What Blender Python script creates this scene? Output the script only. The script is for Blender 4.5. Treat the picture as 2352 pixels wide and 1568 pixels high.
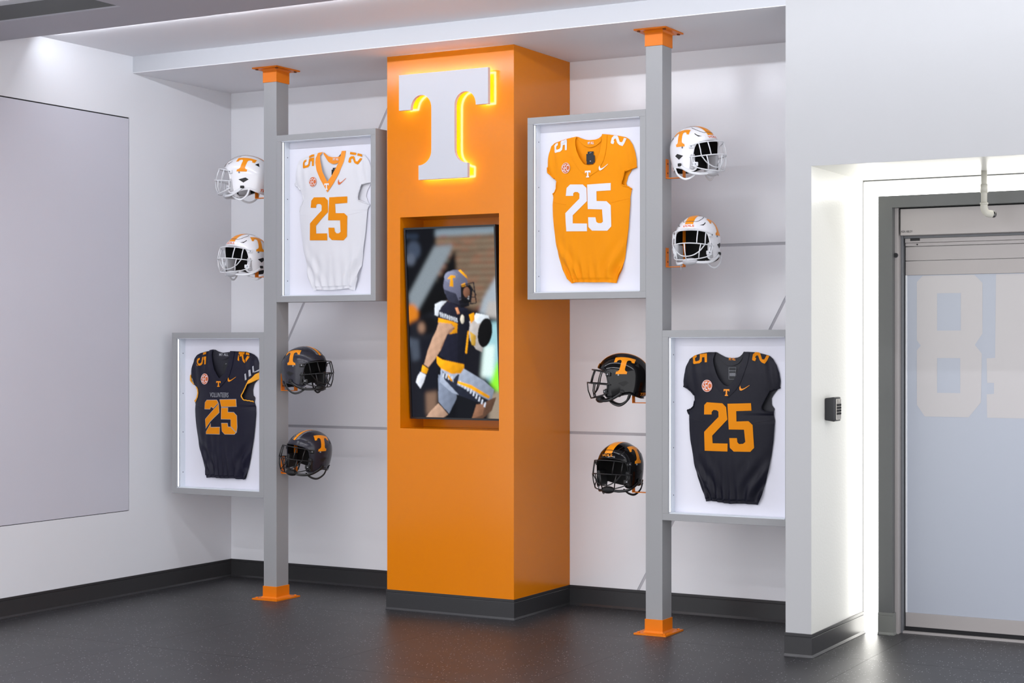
import bpy, bmesh, math, random
import numpy as np
from mathutils import Vector, Matrix, noise
from mathutils.bvhtree import BVHTree

SC = bpy.context.scene
COL = SC.collection
for o in list(bpy.data.objects):
    bpy.data.objects.remove(o)
random.seed(4)
rad = math.radians
def srgb(r, g, b, a=1.0):
    f = lambda c: (c/255/12.92) if c/255 <= .04045 else ((c/255+.055)/1.055)**2.4
    return (f(r), f(g), f(b), a)

# ------------------------------------------------------------------ camera
cam_d = bpy.data.cameras.new('camera')
cam = bpy.data.objects.new('camera', cam_d)
COL.objects.link(cam)
cam.location = (7.5121, -7.4120, 1.5386)
cam.rotation_euler = (rad(90), 0, rad(23.747))
cam_d.sensor_width = 36
cam_d.lens = 3354.86/2352*36
cam_d.shift_x = -(1862.1-1176)/2352
cam_d.shift_y = (796.0-784)/2352
cam_d.clip_end = 60
SC.camera = cam

# ------------------------------------------------------------------ world, exposure
W = bpy.data.worlds.new('world')
SC.world = W
W.use_nodes = True
W.node_tree.nodes['Background'].inputs[0].default_value = srgb(246, 246, 249)
W.node_tree.nodes['Background'].inputs[1].default_value = 2.0
SC.view_settings.view_transform = 'Standard'
SC.view_settings.look = 'None'
SC.view_settings.gamma = 1
SC.view_settings.use_curve_mapping = False
SC.view_settings.exposure = 0.2
E_COVE = 80.0        # linear light hidden over the ceiling edge
E_DOOR = 6.0        # glowing band round the door recess
E_BOX = 1.8          # strips inside the jersey boxes
E_HALO = 22.0        # behind the letter
E_ROOM = 36.0         # ceiling panels of the room
E_SCREEN = 1.05

# ------------------------------------------------------------------ helpers
def tag(o, label=None, cat=None, group=None, kind=None):
    if label: o['label'] = label
    if cat: o['category'] = cat
    if group: o['group'] = group
    if kind: o['kind'] = kind
    return o
def empty(name, loc=(0, 0, 0), rot=(0, 0, 0)):
    o = bpy.data.objects.new(name, None)
    o.empty_display_size = .05
    COL.objects.link(o)
    o.location = loc
    o.rotation_euler = rot
    return o
def link(name, me, mats=None, parent=None, loc=(0, 0, 0), rot=(0, 0, 0)):
    o = bpy.data.objects.new(name, me)
    COL.objects.link(o)
    o.location = loc
    o.rotation_euler = rot
    if mats is not None:
        if not isinstance(mats, (list, tuple)): mats = [mats]
        if len(me.materials) == 0:
            for m in mats: me.materials.append(m)
        else:
            for i, m in enumerate(mats):
                o.material_slots[i].link = 'OBJECT'
                o.material_slots[i].material = m
    if parent: o.parent = parent
    return o
def to_mesh(bm, name, smooth=False, recalc=True):
    if recalc: bmesh.ops.recalc_face_normals(bm, faces=bm.faces)
    me = bpy.data.meshes.new(name)
    bm.to_mesh(me)
    bm.free()
    if smooth: me.shade_smooth()
    return me
def add_box(bm, x0, x1, y0, y1, z0, z1, mat=0, bev=0, seg=1):
    vs = [bm.verts.new((x, y, z)) for z in (z0, z1) for y in (y0, y1) for x in (x0, x1)]
    idx = [(0, 2, 3, 1), (4, 5, 7, 6), (0, 1, 5, 4), (2, 6, 7, 3), (0, 4, 6, 2), (1, 3, 7, 5)]
    fs = [bm.faces.new([vs[i] for i in f]) for f in idx]
    for f in fs: f.material_index = mat
    if bev:
        es = list({e for f in fs for e in f.edges})
        r = bmesh.ops.bevel(bm, geom=es, offset=bev, segments=seg, profile=.6, affect='EDGES')
        for f in r['faces']: f.material_index = mat
    return vs
def box(name, x0, x1, y0, y1, z0, z1, mat, parent=None, bev=0, seg=1):
    bm = bmesh.new()
    add_box(bm, x0, x1, y0, y1, z0, z1, 0, bev, seg)
    return link(name, to_mesh(bm, name), mat, parent)
def add_prism(bm, pts, axis, a, b, mat=0):
    """polygon pts (u,v) extruded along axis between a and b. axis 'y': u=x,v=z; 'x': u=y,v=z; 'z': u=x,v=y"""
    P = {'y': lambda u, v, t: (u, t, v), 'x': lambda u, v, t: (t, u, v), 'z': lambda u, v, t: (u, v, t)}[axis]
    A = [bm.verts.new(P(u, v, a)) for u, v in pts]
    B = [bm.verts.new(P(u, v, b)) for u, v in pts]
    n = len(pts)
    fs = [bm.faces.new(A), bm.faces.new(B[::-1])]
    for i in range(n):
        fs.append(bm.faces.new((A[i], B[i], B[(i+1) % n], A[(i+1) % n])))
    for f in fs: f.material_index = mat
    return fs
def prism(name, pts, axis, a, b, mat, parent=None, bev=0):
    bm = bmesh.new()
    add_prism(bm, pts, axis, a, b)
    if bev: bmesh.ops.bevel(bm, geom=list(bm.edges), offset=bev, segments=1, affect='EDGES')
    return link(name, to_mesh(bm, name), mat, parent)
def add_cyl(bm, p0, p1, r0, r1=None, seg=12, mat=0, caps=True):
    r1 = r0 if r1 is None else r1
    p0, p1 = Vector(p0), Vector(p1)
    d = (p1-p0).normalized()
    a = d.orthogonal().normalized()
    b = d.cross(a)
    A, B = [], []
    for i in range(seg):
        t = 2*math.pi*i/seg
        n = a*math.cos(t)+b*math.sin(t)
        A.append(bm.verts.new(p0+n*r0))
        B.append(bm.verts.new(p1+n*r1))
    fs = [bm.faces.new((A[i], A[(i+1) % seg], B[(i+1) % seg], B[i])) for i in range(seg)]
    for f in fs: f.smooth = True
    if caps: fs += [bm.faces.new(A[::-1]), bm.faces.new(B)]
    for f in fs: f.material_index = mat
def spline(pts, n):
    """Catmull-Rom through pts, n samples per span"""
    P = [Vector(p) for p in pts]
    P = [P[0]*2-P[1]]+P+[P[-1]*2-P[-2]]
    out = []
    for i in range(1, len(P)-2):
        for k in range(n):
            t = k/n
            a, b, c, d = P[i-1:i+3]
            out.append(.5*((2*b)+(c-a)*t+(2*a-5*b+4*c-d)*t*t+(3*b-a-3*c+d)*t**3))
    out.append(P[-2])
    return out
def add_tube(bm, pts, r, seg=8, mat=0, flat=1.0, up=None):
    """tube along pts; flat<1 squashes it across 'up'"""
    P = [Vector(p) for p in pts]
    rings = []
    prev = None
    for i, p in enumerate(P):
        d = (P[min(i+1, len(P)-1)]-P[max(i-1, 0)]).normalized()
        if up is not None:
            a = Vector(up)-d*Vector(up).dot(d)
            a = a.normalized() if a.length > 1e-5 else d.orthogonal().normalized()
        elif prev is None:
            a = d.orthogonal().normalized()
        else:
            a = (prev-d*prev.dot(d)).normalized()
        prev = a
        b = d.cross(a)
        rings.append([bm.verts.new(p+a*math.cos(2*math.pi*k/seg)*r*flat+b*math.sin(2*math.pi*k/seg)*r) for k in range(seg)])
    for A, B in zip(rings, rings[1:]):
        for k in range(seg):
            f = bm.faces.new((A[k], A[(k+1) % seg], B[(k+1) % seg], B[k]))
            f.smooth = True
            f.material_index = mat
    for f in (bm.faces.new(rings[0][::-1]), bm.faces.new(rings[-1])): f.material_index = mat
def tube(name, pts, r, mat, parent=None, seg=8, flat=1.0, up=None):
    bm = bmesh.new()
    add_tube(bm, pts, r, seg, 0, flat, up)
    return link(name, to_mesh(bm, name), mat, parent)
def add_ell(bm, c, r, u=16, v=10, mat=0):
    m = Matrix.Translation(c) @ Matrix.Diagonal((r[0], r[1], r[2], 1))
    res = bmesh.ops.create_uvsphere(bm, u_segments=u, v_segments=v, radius=1, matrix=m)
    for vert in res['verts']:
        for f in vert.link_faces:
            f.smooth = True
            f.material_index = mat
def sweep(name, path, prof, mat, parent=None):
    """profile (out, z) swept along a floor path, mitred; outside is to the right of the path"""
    bm = bmesh.new()
    P = [Vector((p[0], p[1])) for p in path]
    rings = []
    for i, p in enumerate(P):
        d0 = (P[i]-P[i-1]).normalized() if i else (P[1]-P[0]).normalized()
        d1 = (P[i+1]-P[i]).normalized() if i < len(P)-1 else d0
        n0, n1 = Vector((d0.y, -d0.x)), Vector((d1.y, -d1.x))
        m = (n0+n1).normalized()
        m = m/max(.2, m.dot(n0))
        rings.append([bm.verts.new((p.x+m.x*o, p.y+m.y*o, z)) for o, z in prof])
    n = len(prof)
    for A, B in zip(rings, rings[1:]):
        for k in range(n-1): bm.faces.new((A[k], A[k+1], B[k+1], B[k]))
        bm.faces.new((A[n-1], A[0], B[0], B[n-1]))
    bm.faces.new(rings[0])
    bm.faces.new(rings[-1][::-1])
    return link(name, to_mesh(bm, name), mat, parent)

# flat artwork cut into small pieces and laid on a curved surface
def cut_grid(bm, step):
    if not bm.verts: return
    for ax in (0, 1):
        lo = min(v.co[ax] for v in bm.verts)
        hi = max(v.co[ax] for v in bm.verts)
        k = math.floor(lo/step)+1
        while k*step < hi-1e-6:
            no = [0, 0, 0]
            co = [0, 0, 0]
            no[ax] = 1
            co[ax] = k*step
            bmesh.ops.bisect_plane(bm, geom=bm.verts[:]+bm.edges[:]+bm.faces[:], plane_co=co, plane_no=no, dist=1e-7)
            k += 1
def art(name, polys, fn, mat, parent=None, step=.012, thick=0.0, textbm=None):
    """polys: list of 2D polygons (or a text bmesh); fn(u,v)->Vector on the surface"""
    bm = textbm or bmesh.new()
    if textbm is None:
        for p in polys:
            bm.faces.new([bm.verts.new((u, v, 0)) for u, v in p])
    bm.normal_update()
    bmesh.ops.triangulate(bm, faces=bm.faces[:])
    cut_grid(bm, step)
    for v in bm.verts: v.co = fn(v.co.x, v.co.y)
    me = to_mesh(bm, name, smooth=True, recalc=False)
    return link(name, me, mat, parent)
def text_bm(txt, width=None, height=None, cx=0, cy=0, bold=.0, rotate=0, italic=0, spacing=1.0):
    cu = bpy.data.curves.new('lettering', 'FONT')
    cu.body = txt
    cu.align_x = 'CENTER'
    cu.align_y = 'CENTER'
    cu.offset = bold
    cu.shear = italic
    cu.space_character = spacing
    cu.resolution_u = 3
    ob = bpy.data.objects.new('lettering', cu)
    COL.objects.link(ob)
    dg = bpy.context.evaluated_depsgraph_get()
    me = ob.evaluated_get(dg).to_mesh()
    bm = bmesh.new()
    bm.from_mesh(me)
    ob.evaluated_get(dg).to_mesh_clear()
    bpy.data.objects.remove(ob)
    bpy.data.curves.remove(cu)
    xs = [v.co.x for v in bm.verts]
    ys = [v.co.y for v in bm.verts]
    mx, my = (min(xs)+max(xs))/2, (min(ys)+max(ys))/2
    sx = width/(max(xs)-min(xs)) if width else None
    sy = height/(max(ys)-min(ys)) if height else None
    sx = sx or sy
    sy = sy or sx
    c, s = math.cos(rotate), math.sin(rotate)
    for v in bm.verts:
        x, y = (v.co.x-mx)*sx, (v.co.y-my)*sy
        v.co = Vector((cx+x*c-y*s, cy+x*s+y*c, 0))
    return bm

# ------------------------------------------------------------------ materials
def mat(name, col, rough=.5, metal=0, emit=None, estr=0, noise_amt=0, noise_scale=20, bump=0, bump_scale=200, coat=0, spec=.5, sheen=0):
    m = bpy.data.materials.new(name)
    m.use_nodes = True
    nt = m.node_tree
    b = nt.nodes['Principled BSDF']
    b.inputs['Base Color'].default_value = col
    b.inputs['Roughness'].default_value = rough
    b.inputs['Metallic'].default_value = metal
    b.inputs['Specular IOR Level'].default_value = spec
    if coat:
        b.inputs['Coat Weight'].default_value = coat
        b.inputs['Coat Roughness'].default_value = .04
    if sheen:
        b.inputs['Sheen Weight'].default_value = sheen
        b.inputs['Sheen Roughness'].default_value = .4
    if emit:
        b.inputs['Emission Color'].default_value = emit
        b.inputs['Emission Strength'].default_value = estr
    if noise_amt or bump:
        tc = nt.nodes.new('ShaderNodeTexCoord')
    if noise_amt:
        nz = nt.nodes.new('ShaderNodeTexNoise')
        nz.inputs['Scale'].default_value = noise_scale
        nz.inputs['Detail'].default_value = 4
        nt.links.new(tc.outputs['Object'], nz.inputs['Vector'])
        hs = nt.nodes.new('ShaderNodeHueSaturation')
        mr = nt.nodes.new('ShaderNodeMapRange')
        mr.inputs['To Min'].default_value = 1-noise_amt
        mr.inputs['To Max'].default_value = 1+noise_amt
        nt.links.new(nz.outputs['Fac'], mr.inputs['Value'])
        nt.links.new(mr.outputs['Result'], hs.inputs['Value'])
        hs.inputs['Color'].default_value = col
        nt.links.new(hs.outputs['Color'], b.inputs['Base Color'])
    if bump:
        nb = nt.nodes.new('ShaderNodeTexNoise')
        nb.inputs['Scale'].default_value = bump_scale
        nb.inputs['Detail'].default_value = 2
        nt.links.new(tc.outputs['Object'], nb.inputs['Vector'])
        bp = nt.nodes.new('ShaderNodeBump')
        bp.inputs['Strength'].default_value = bump
        bp.inputs['Distance'].default_value = .002
        nt.links.new(nb.outputs['Fac'], bp.inputs['Height'])
        nt.links.new(bp.outputs['Normal'], b.inputs['Normal'])
    return m
def glow(name, col, strength):
    m = bpy.data.materials.new(name)
    m.use_nodes = True
    nt = m.node_tree
    nt.nodes.clear()
    e = nt.nodes.new('ShaderNodeEmission')
    e.inputs[0].default_value = col
    e.inputs[1].default_value = strength
    o = nt.nodes.new('ShaderNodeOutputMaterial')
    nt.links.new(e.outputs[0], o.inputs[0])
    return m
def floor_mat():
    m = mat('floor_rubber', srgb(72, 72, 76), rough=.34)
    nt = m.node_tree
    b = nt.nodes['Principled BSDF']
    tc = nt.nodes.new('ShaderNodeTexCoord')
    big = nt.nodes.new('ShaderNodeTexNoise')
    big.inputs['Scale'].default_value = 1.6
    big.inputs['Detail'].default_value = 5
    nt.links.new(tc.outputs['Object'], big.inputs['Vector'])
    base = nt.nodes.new('ShaderNodeValToRGB')
    base.color_ramp.elements[0].position = .3
    base.color_ramp.elements[1].position = .72
    base.color_ramp.elements[0].color = srgb(42, 42, 44)
    base.color_ramp.elements[1].color = srgb(56, 56, 59)
    nt.links.new(big.outputs['Fac'], base.inputs['Fac'])
    vo = nt.nodes.new('ShaderNodeTexVoronoi')
    vo.inputs['Scale'].default_value = 62
    nt.links.new(tc.outputs['Object'], vo.inputs['Vector'])
    lt = nt.nodes.new('ShaderNodeMath')
    lt.operation = 'LESS_THAN'
    lt.inputs[1].default_value = .15
    nt.links.new(vo.outputs['Distance'], lt.inputs[0])
    sep = nt.nodes.new('ShaderNodeSeparateColor')
    nt.links.new(vo.outputs['Color'], sep.inputs[0])
    gt = nt.nodes.new('ShaderNodeMath')
    gt.operation = 'GREATER_THAN'
    gt.inputs[1].default_value = .5
    nt.links.new(sep.outputs[0], gt.inputs[0])
    mu = nt.nodes.new('ShaderNodeMath')
    mu.operation = 'MULTIPLY'
    nt.links.new(lt.outputs[0], mu.inputs[0])
    nt.links.new(gt.outputs[0], mu.inputs[1])
    mx = nt.nodes.new('ShaderNodeMix')
    mx.data_type = 'RGBA'
    nt.links.new(mu.outputs[0], mx.inputs['Factor'])
    nt.links.new(base.outputs['Color'], mx.inputs['A'])
    mx.inputs['B'].default_value = srgb(186, 186, 190)
    nt.links.new(mx.outputs['Result'], b.inputs['Base Color'])
    rr = nt.nodes.new('ShaderNodeMapRange')
    rr.inputs['To Min'].default_value = .32
    rr.inputs['To Max'].default_value = .5
    nt.links.new(big.outputs['Fac'], rr.inputs['Value'])
    nt.links.new(rr.outputs['Result'], b.inputs['Roughness'])
    fb = nt.nodes.new('ShaderNodeTexNoise')
    fb.inputs['Scale'].default_value = 160
    nt.links.new(tc.outputs['Object'], fb.inputs['Vector'])
    bp = nt.nodes.new('ShaderNodeBump')
    bp.inputs['Strength'].default_value = .12
    bp.inputs['Distance'].default_value = .001
    nt.links.new(fb.outputs['Fac'], bp.inputs['Height'])
    nt.links.new(bp.outputs['Normal'], b.inputs['Normal'])
    return m

ORANGE = srgb(222, 126, 2)
M = dict(
    floor=floor_mat(),
    wall=mat('wall_white', srgb(228, 230, 235), .45, noise_amt=.015, noise_scale=3, bump=.05, bump_scale=300),
    pier=mat('wall_toned_down', srgb(184, 185, 187), .5, noise_amt=.015, noise_scale=3, bump=.05, bump_scale=300),  # wall paint darkened here to offset the stronger light on this face
    panel=mat('panel_white', srgb(239, 240, 244), .12, bump=.14, bump_scale=300, noise_amt=.01, noise_scale=2),
    inset=mat('inset_grey', srgb(204, 204, 214), .35, noise_amt=.015, noise_scale=3),
    seam=mat('seam_grey', srgb(186, 186, 192), .6),
    gap=mat('gap_black', srgb(18, 18, 22), .8),
    ceil=mat('ceiling_white', srgb(238, 238, 242), .6),
    bulkhead=mat('bulkhead_white', srgb(190, 192, 197), .55),  # white toned down to offset the close cove light
    ceil_dark=mat('ceiling_grey', srgb(172, 170, 178), .6),
    recess=mat('recess_grey', srgb(98, 98, 99), .7),
    base=mat('cove_base', srgb(52, 52, 54), .32, bump=.05, bump_scale=60),
    orange=mat('column_orange', ORANGE, .2, spec=.34, bump=.04, bump_scale=300, noise_amt=.01, noise_scale=2),
    orange_steel=mat('steel_orange', srgb(228, 122, 10), .4, spec=.3),
    steel=mat('steel_silver', srgb(154, 155, 157), .38, noise_amt=.01, noise_scale=4),
    bolt=mat('bolt', srgb(120, 62, 20), .4, .3),
    screw=mat('screw', srgb(120, 124, 135), .35, .8),
    boxwhite=mat('box_white', srgb(226, 226, 236), .5),
    rail_white=mat('channel_white', srgb(218, 224, 232), .35),
    led=glow('box_led', srgb(240, 244, 255), E_BOX),
    fill_glow=glow('box_fill_glow', srgb(235, 242, 255), E_BOX*.35),
    cove=glow('cove_led', srgb(244, 247, 255), E_COVE),
    doorglow=glow('door_led', srgb(255, 253, 246), E_DOOR),
    halo=glow('halo_led', srgb(255, 246, 232), E_HALO),
    roomglow=glow('room_panel', srgb(250, 250, 255), E_ROOM),
    letter=mat('letter_white', srgb(198, 200, 208), .4),
    bezel=mat('bezel_black', srgb(22, 22, 24), .35),
    dgrey=mat('frame_darkgrey', srgb(96, 98, 98), .35),
    alu=mat('aluminium', srgb(170, 165, 164), .42, .15, noise_amt=.03, noise_scale=4),
    alu_dark=mat('aluminium_shadow', srgb(110, 112, 116), .4, .2),
    frost=mat('frosted_glass', srgb(176, 182, 194), .28, spec=.5),
    vinyl=mat('vinyl_film', srgb(194, 191, 192), .4),
    jambwhite=mat('jamb_white', srgb(222, 222, 216), .3, bump=.25, bump_scale=80),
    plastic=mat('black_plastic', srgb(44, 45, 48), .5),
    rubber=mat('black_rubber', srgb(20, 20, 22), .5),
    keymetal=mat('keypad_metal', srgb(190, 186, 178), .35, .6),
    pipe=mat('pipe_paint', srgb(190, 188, 178), .45),
    h_white=mat('helmet_white', srgb(238, 238, 242), .16, coat=.5),
    h_grey=mat('helmet_grey', srgb(42, 42, 52), .2, spec=.4),
    h_black=mat('helmet_black', srgb(6, 6, 8), .1, coat=0, spec=.35),
    decal=mat('decal_orange', srgb(238, 145, 18), .3, spec=.3),
    decal_dk=mat('decal_deep_orange', srgb(222, 92, 28), .35),
    black=mat('vent_black', srgb(8, 8, 9), .5),
    liner=mat('liner_black', srgb(16, 16, 17), .7),
    pad_grey=mat('pad_grey', srgb(186, 186, 190), .55),
    cup_white=mat('cup_white', srgb(200, 201, 206), .35),
    pad_black=mat('pad_black', srgb(20, 20, 22), .5),
    wire_white=mat('wire_white', srgb(228, 230, 234), .3),
    wire_black=mat('wire_black', srgb(14, 14, 16), .35),
    clipgrey=mat('clip_grey', srgb(150, 152, 158), .3, .3),
    white=mat('print_white', srgb(232, 232, 236), .5),
    silver=mat('print_silver', srgb(176, 178, 186), .5),
    j_navy=mat('cloth_navy', srgb(22, 21, 40), .42, bump=.3, bump_scale=900, spec=.25),
    j_navy_in=mat('cloth_navy_inside', srgb(30, 30, 42), .6, bump=.3, bump_scale=900),
    j_black=mat('cloth_charcoal', srgb(14, 14, 29), .42, bump=.3, bump_scale=900, spec=.25),
    j_black_in=mat('cloth_charcoal_inside', srgb(24, 25, 34), .6, bump=.3, bump_scale=900),
    j_white=mat('cloth_white', srgb(222, 222, 227), .6, spec=.2, bump=.3, bump_scale=900),
    j_white_in=mat('cloth_white_inside', srgb(222, 222, 228), .6, bump=.3, bump_scale=900),
    j_orange=mat('cloth_orange', srgb(238, 146, 2), .6, spec=.15, bump=.3, bump_scale=900),
    j_orange_in=mat('cloth_orange_inside', srgb(240, 146, 4), .6, spec=.15, bump=.3, bump_scale=900),
    n_orange=mat('number_orange', srgb(228, 138, 6), .6, spec=.15, bump=.2, bump_scale=700),
    n_white=mat('number_white', srgb(226, 226, 234), .6, spec=.2, bump=.2, bump_scale=700),
    band_yellow=mat('cloth_yellow', srgb(250, 172, 30), .55, bump=.4, bump_scale=500),
    patch=mat('patch_rust', srgb(214, 104, 46), .6),
    tagblack=mat('tag_black', srgb(24, 27, 32), .6),
)

# ------------------------------------------------------------------ dimensions
K = 1.5386/1.42
YW = -.738*K                 # face of right wall and bulkhead
ZS = 2.988*K                 # soffit of display recess
ZC = 3.083*K                 # ceiling
XR0, XR1 = 4.122*K, 4.25*K   # right wall pier
YP = -.545*K                 # front of posts and boxes
CX0, CX1, YC = 1.649*K, 2.472*K, -.525*K
PL = (.794*K, .887*K)
PR = (3.270*K, 3.364*K)
PD = .101
ZO = 2.245*K                 # head of door recess
YB = -.0975
XEND = 7.4                   # how far the building goes on to the right
YNEAR = -11.0

# ------------------------------------------------------------------ floor
fl = tag(box('floor', -.15, XEND, YNEAR, .3, -.1, -.004, M['gap']), kind='structure')
tx0, ty0, ts = 1.29, -1.92, 1.195
tile_cache = {}
for i in range(-2, 6):
    for j in range(-8, 3):
        x0, x1 = max(tx0+i*ts, -.15), min(tx0+(i+1)*ts, XEND)
        y0, y1 = max(ty0+j*ts, YNEAR), min(ty0+(j+1)*ts, .3)
        if x1-x0 < .02 or y1-y0 < .02: continue
        key = (round(x1-x0, 3), round(y1-y0, 3))
        if key not in tile_cache:
            bm = bmesh.new()
            add_box(bm, .0006, key[0]-.0006, .0006, key[1]-.0006, -.004, 0)
            tile_cache[key] = to_mesh(bm, 'tile')
        t = link('tile', tile_cache[key], M['floor'] if not tile_cache[key].materials else None, fl)
        t.location = (x0, y0, 0)

# ------------------------------------------------------------------ back wall with its panels
wb = tag(box('wall_back', -.15, XR0, .003, .16, 0, ZC+.3, M['seam']), kind='structure')
g = .0085
def ax(z, off=0): return (.464+(z/K-1.476)/1.784)*K+off     # left slanted joint
def bx(z, off=0): return (2.907+(z/K-.107)/1.784)*K+off     # right slanted joint
z1, z2, zr = .94*K, .947*K, 1.953*K
gs = g*1.15
XM = CX0+.3
panels = [
    [(0, z1+g), (ax(z1+g, -gs), z1+g), (ax(ZS, -gs), ZS), (0, ZS)],
    [(ax(z1+g, gs), z1+g), (XM, z1+g), (XM, ZS), (ax(ZS, gs), ZS)],
    [(0, 0), (XM, 0), (XM, z1-g), (0, z1-g)],
    [(XM, 0), (bx(0, -gs), 0), (bx(z2-g, -gs), z2-g), (XM, z2-g)],
    [(bx(0, gs), 0), (XR0, 0), (XR0, z2-g), (bx(z2-g, gs), z2-g)],
    [(XM, z2+g), (bx(z2+g, -gs), z2+g), (bx(zr-g, -gs), zr-g), (XM, zr-g)],
    [(bx(z2+g, gs), z2+g), (XR0, z2+g), (XR0, zr-g), (bx(zr-g, gs), zr-g)],
    [(XM, zr+g), (XR0, zr+g), (XR0, ZS), (XM, ZS)],
]
for p in panels: prism('panel', p, 'y', 0, .003, M['panel'], wb)

# ------------------------------------------------------------------ left wall with flush inset panel
py1, py0 = -.7615*K, -2.6
pz0, pz1 = .482*K, 2.73*K
wl = tag(box('wall_left', -.16, -.008, -4.2, .16, 0, ZC+.3, M['gap']), kind='structure')
bm = bmesh.new()
add_box(bm, -.008, 0, -4.2, .008, pz1, ZC+.3)
add_box(bm, -.008, 0, -4.2, .008, 0, pz0)
add_box(bm, -.008, 0, py1, .008, pz0, pz1)
add_box(bm, -.008, 0, -4.2, py0, pz0, pz1)
link('wall_surface', to_mesh(bm, 'wall_surface'), M['wall'], wl)
box('inset_panel', -.008, -.0015, py0+.004, py1-.004, pz0+.004, pz1-.007, M['inset'], wl)

# ------------------------------------------------------------------ ceilings and bulkhead
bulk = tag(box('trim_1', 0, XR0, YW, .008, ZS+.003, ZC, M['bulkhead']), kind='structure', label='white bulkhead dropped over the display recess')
box('soffit', 0, XR0, YW, .0, ZS, ZS+.003, M['ceil'], bulk)  # lighter skin added so the shaded underside comes out brighter
YL, ZL = -1.6*K, 3.004*K
tag(box('ceiling', 0, XEND, YL-.4, YW, ZC, ZC+.06, M['ceil']), kind='structure')
c2 = empty('ceiling', (0, 0, ZL))
tag(c2, kind='structure')
rx, ry = 1.25*K, -1.907*K
def cl(x0, x1, y0, y1): return box('ceiling_board', x0, x1, y0, y1, 0, .008, M['ceil_dark'], c2)
cl(0, XEND, ry, YL)
cl(rx, XEND, YNEAR, ry)
cl(0, rx, YNEAR, ry-1.4)
bm = bmesh.new()
for a in ((-.02, 0, ry-1.42, ry+.02, .008, .25), (0, rx, ry, ry+.02, .008, .25), (rx, rx+.02, ry-1.4, ry+.02, .008, .25), (0, rx, ry-1.42, ry-1.4, .008, .25), (0, rx+.02, ry-1.42, ry+.02, .25, .27)):
    add_box(bm, *a)
link('coffer', to_mesh(bm, 'coffer'), M['recess'], c2)
box('ceiling_edge', 0, XEND, YL-.02, YL, .008, .06, M['ceil_dark'], c2)

# linear cove light, in lengths with gaps between
segs = [((.10 if i == 0 else .02+i*.95), .95+i*.95+.014) for i in range(7)]
for i, (a, b) in enumerate(segs):
    a, b = a*K, b*K
    if a > XEND: continue
    t = empty('linear_light', ((a+b)/2, -1.506, ZC-.0072))
    tag(t, 'slim linear light hidden above the ceiling edge, %s' % ('beside the left wall' if i == 0 else '%s length from the left wall' % ['', 'second', 'third', 'fourth', 'fifth', 'sixth', 'seventh'][i]), 'light', 'linear lights above the ceiling edge')
    bm = bmesh.new()
    hl = (b-a)/2
    q = [(-.003, -.0056), (.003, .0056)]
    vs = [bm.verts.new(p) for p in ((-hl, q[0][0], q[0][1]), (hl, q[0][0], q[0][1]), (hl, q[1][0], q[1][1]), (-hl, q[1][0], q[1][1]))]
    bm.faces.new(vs)
    link('lens', to_mesh(bm, 'lens', recalc=False), M['cove'], t)
    prism('housing', [(-.008, -.0062), (-.004, -.0062), (.002, .0056), (.003, .007), (-.02, .007)], 'x', -hl, hl, M['ceil'], t)

# ------------------------------------------------------------------ right wall, door recess
wr = empty('wall_right', (XR0, YW, 0))
tag(wr, kind='structure')
def wbx(n, x0, x1, y0, y1, z0, z1, m):
    return box(n, x0-XR0, x1-XR0, y0-YW, y1-YW, z0, z1, m, wr)
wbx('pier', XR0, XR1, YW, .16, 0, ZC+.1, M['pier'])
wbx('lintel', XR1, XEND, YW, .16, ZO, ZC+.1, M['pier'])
wbx('jamb_skin', XR1, XR1+.0015, YW+.002, YB-.01, .117, ZO, M['jambwhite'])
wbx('head_skin', XR1+.0015, XEND, YW+.002, YB-.01, ZO-.0015, ZO, M['jambwhite'])
wbx('reveal_trim', XR1, XR1+.004, YB-.012, YB+.001, 0, ZO-.0015, M['dgrey'])
wbx('reveal_trim', XR1+.004, XEND, YB-.012, YB+.001, ZO-.008, ZO-.0015, M['dgrey'])
GX0 = 4.33*K
GZ0 = 2.163*K
for nm, a in (('upright', (XR1+.006, GX0, 0.0, ZO-.009)), ('head', (GX0, XEND, GZ0, ZO-.009))):
    lb = box('light_band', a[0], a[1], YB, YB+.012, a[2], a[3], M['doorglow'])
    tag(lb, 'glowing white %s light band set in the doorway recess' % ('vertical' if nm == 'upright' else 'horizontal overhead'), 'light', 'light bands round the doorway')
gr = empty('wall_inner', (GX0, YB, 0))
tag(gr, kind='structure')
GX1 = 4.403*K
GZ1 = 2.105*K
box('return', 0, GX1-GX0, -.004, .2, 0, GZ0, M['dgrey'], gr)
box('return_head', GX1-GX0, XEND-GX0, -.004, .2, GZ1, GZ0, M['dgrey'], gr)
sweep('cove_base', [(-.001, -.004), (GX1-GX0+.002, -.004), (GX1-GX0+.002, .04)], [(0, .117), (.006, .117), (.006, .104), (.004, .102), (.006, .1), (.006, .014), (.012, .003), (.012, 0), (0, 0)], mat('cove_base_grey', srgb(120, 122, 118), .4), gr)
box('slab_edge', -GX0+XR1, 0, .012, .2, 0, ZO, M['dgrey'], gr)

PROF = [(0, .117), (.008, .117), (.008, .104), (.005, .102), (.005, .1), (.008, .098), (.008, .014), (.016, .003), (.016, 0), (0, 0)]
tag(sweep('baseboard_left', [(0, 0), (0, -4.2)][::-1], PROF, M['base']), kind='structure')
tag(sweep('baseboard_back', [(0.0005, 0), (CX0-.0005, 0)], PROF, M['base']), kind='structure')
tag(sweep('baseboard_back', [(CX1+.0005, 0), (XR0-.0005, 0)], PROF, M['base']), kind='structure')
tag(sweep('baseboard_right', [(XR0-.003, YW), (XR1, YW), (XR1, YB-.012)], PROF, M['base']), kind='structure')

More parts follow.
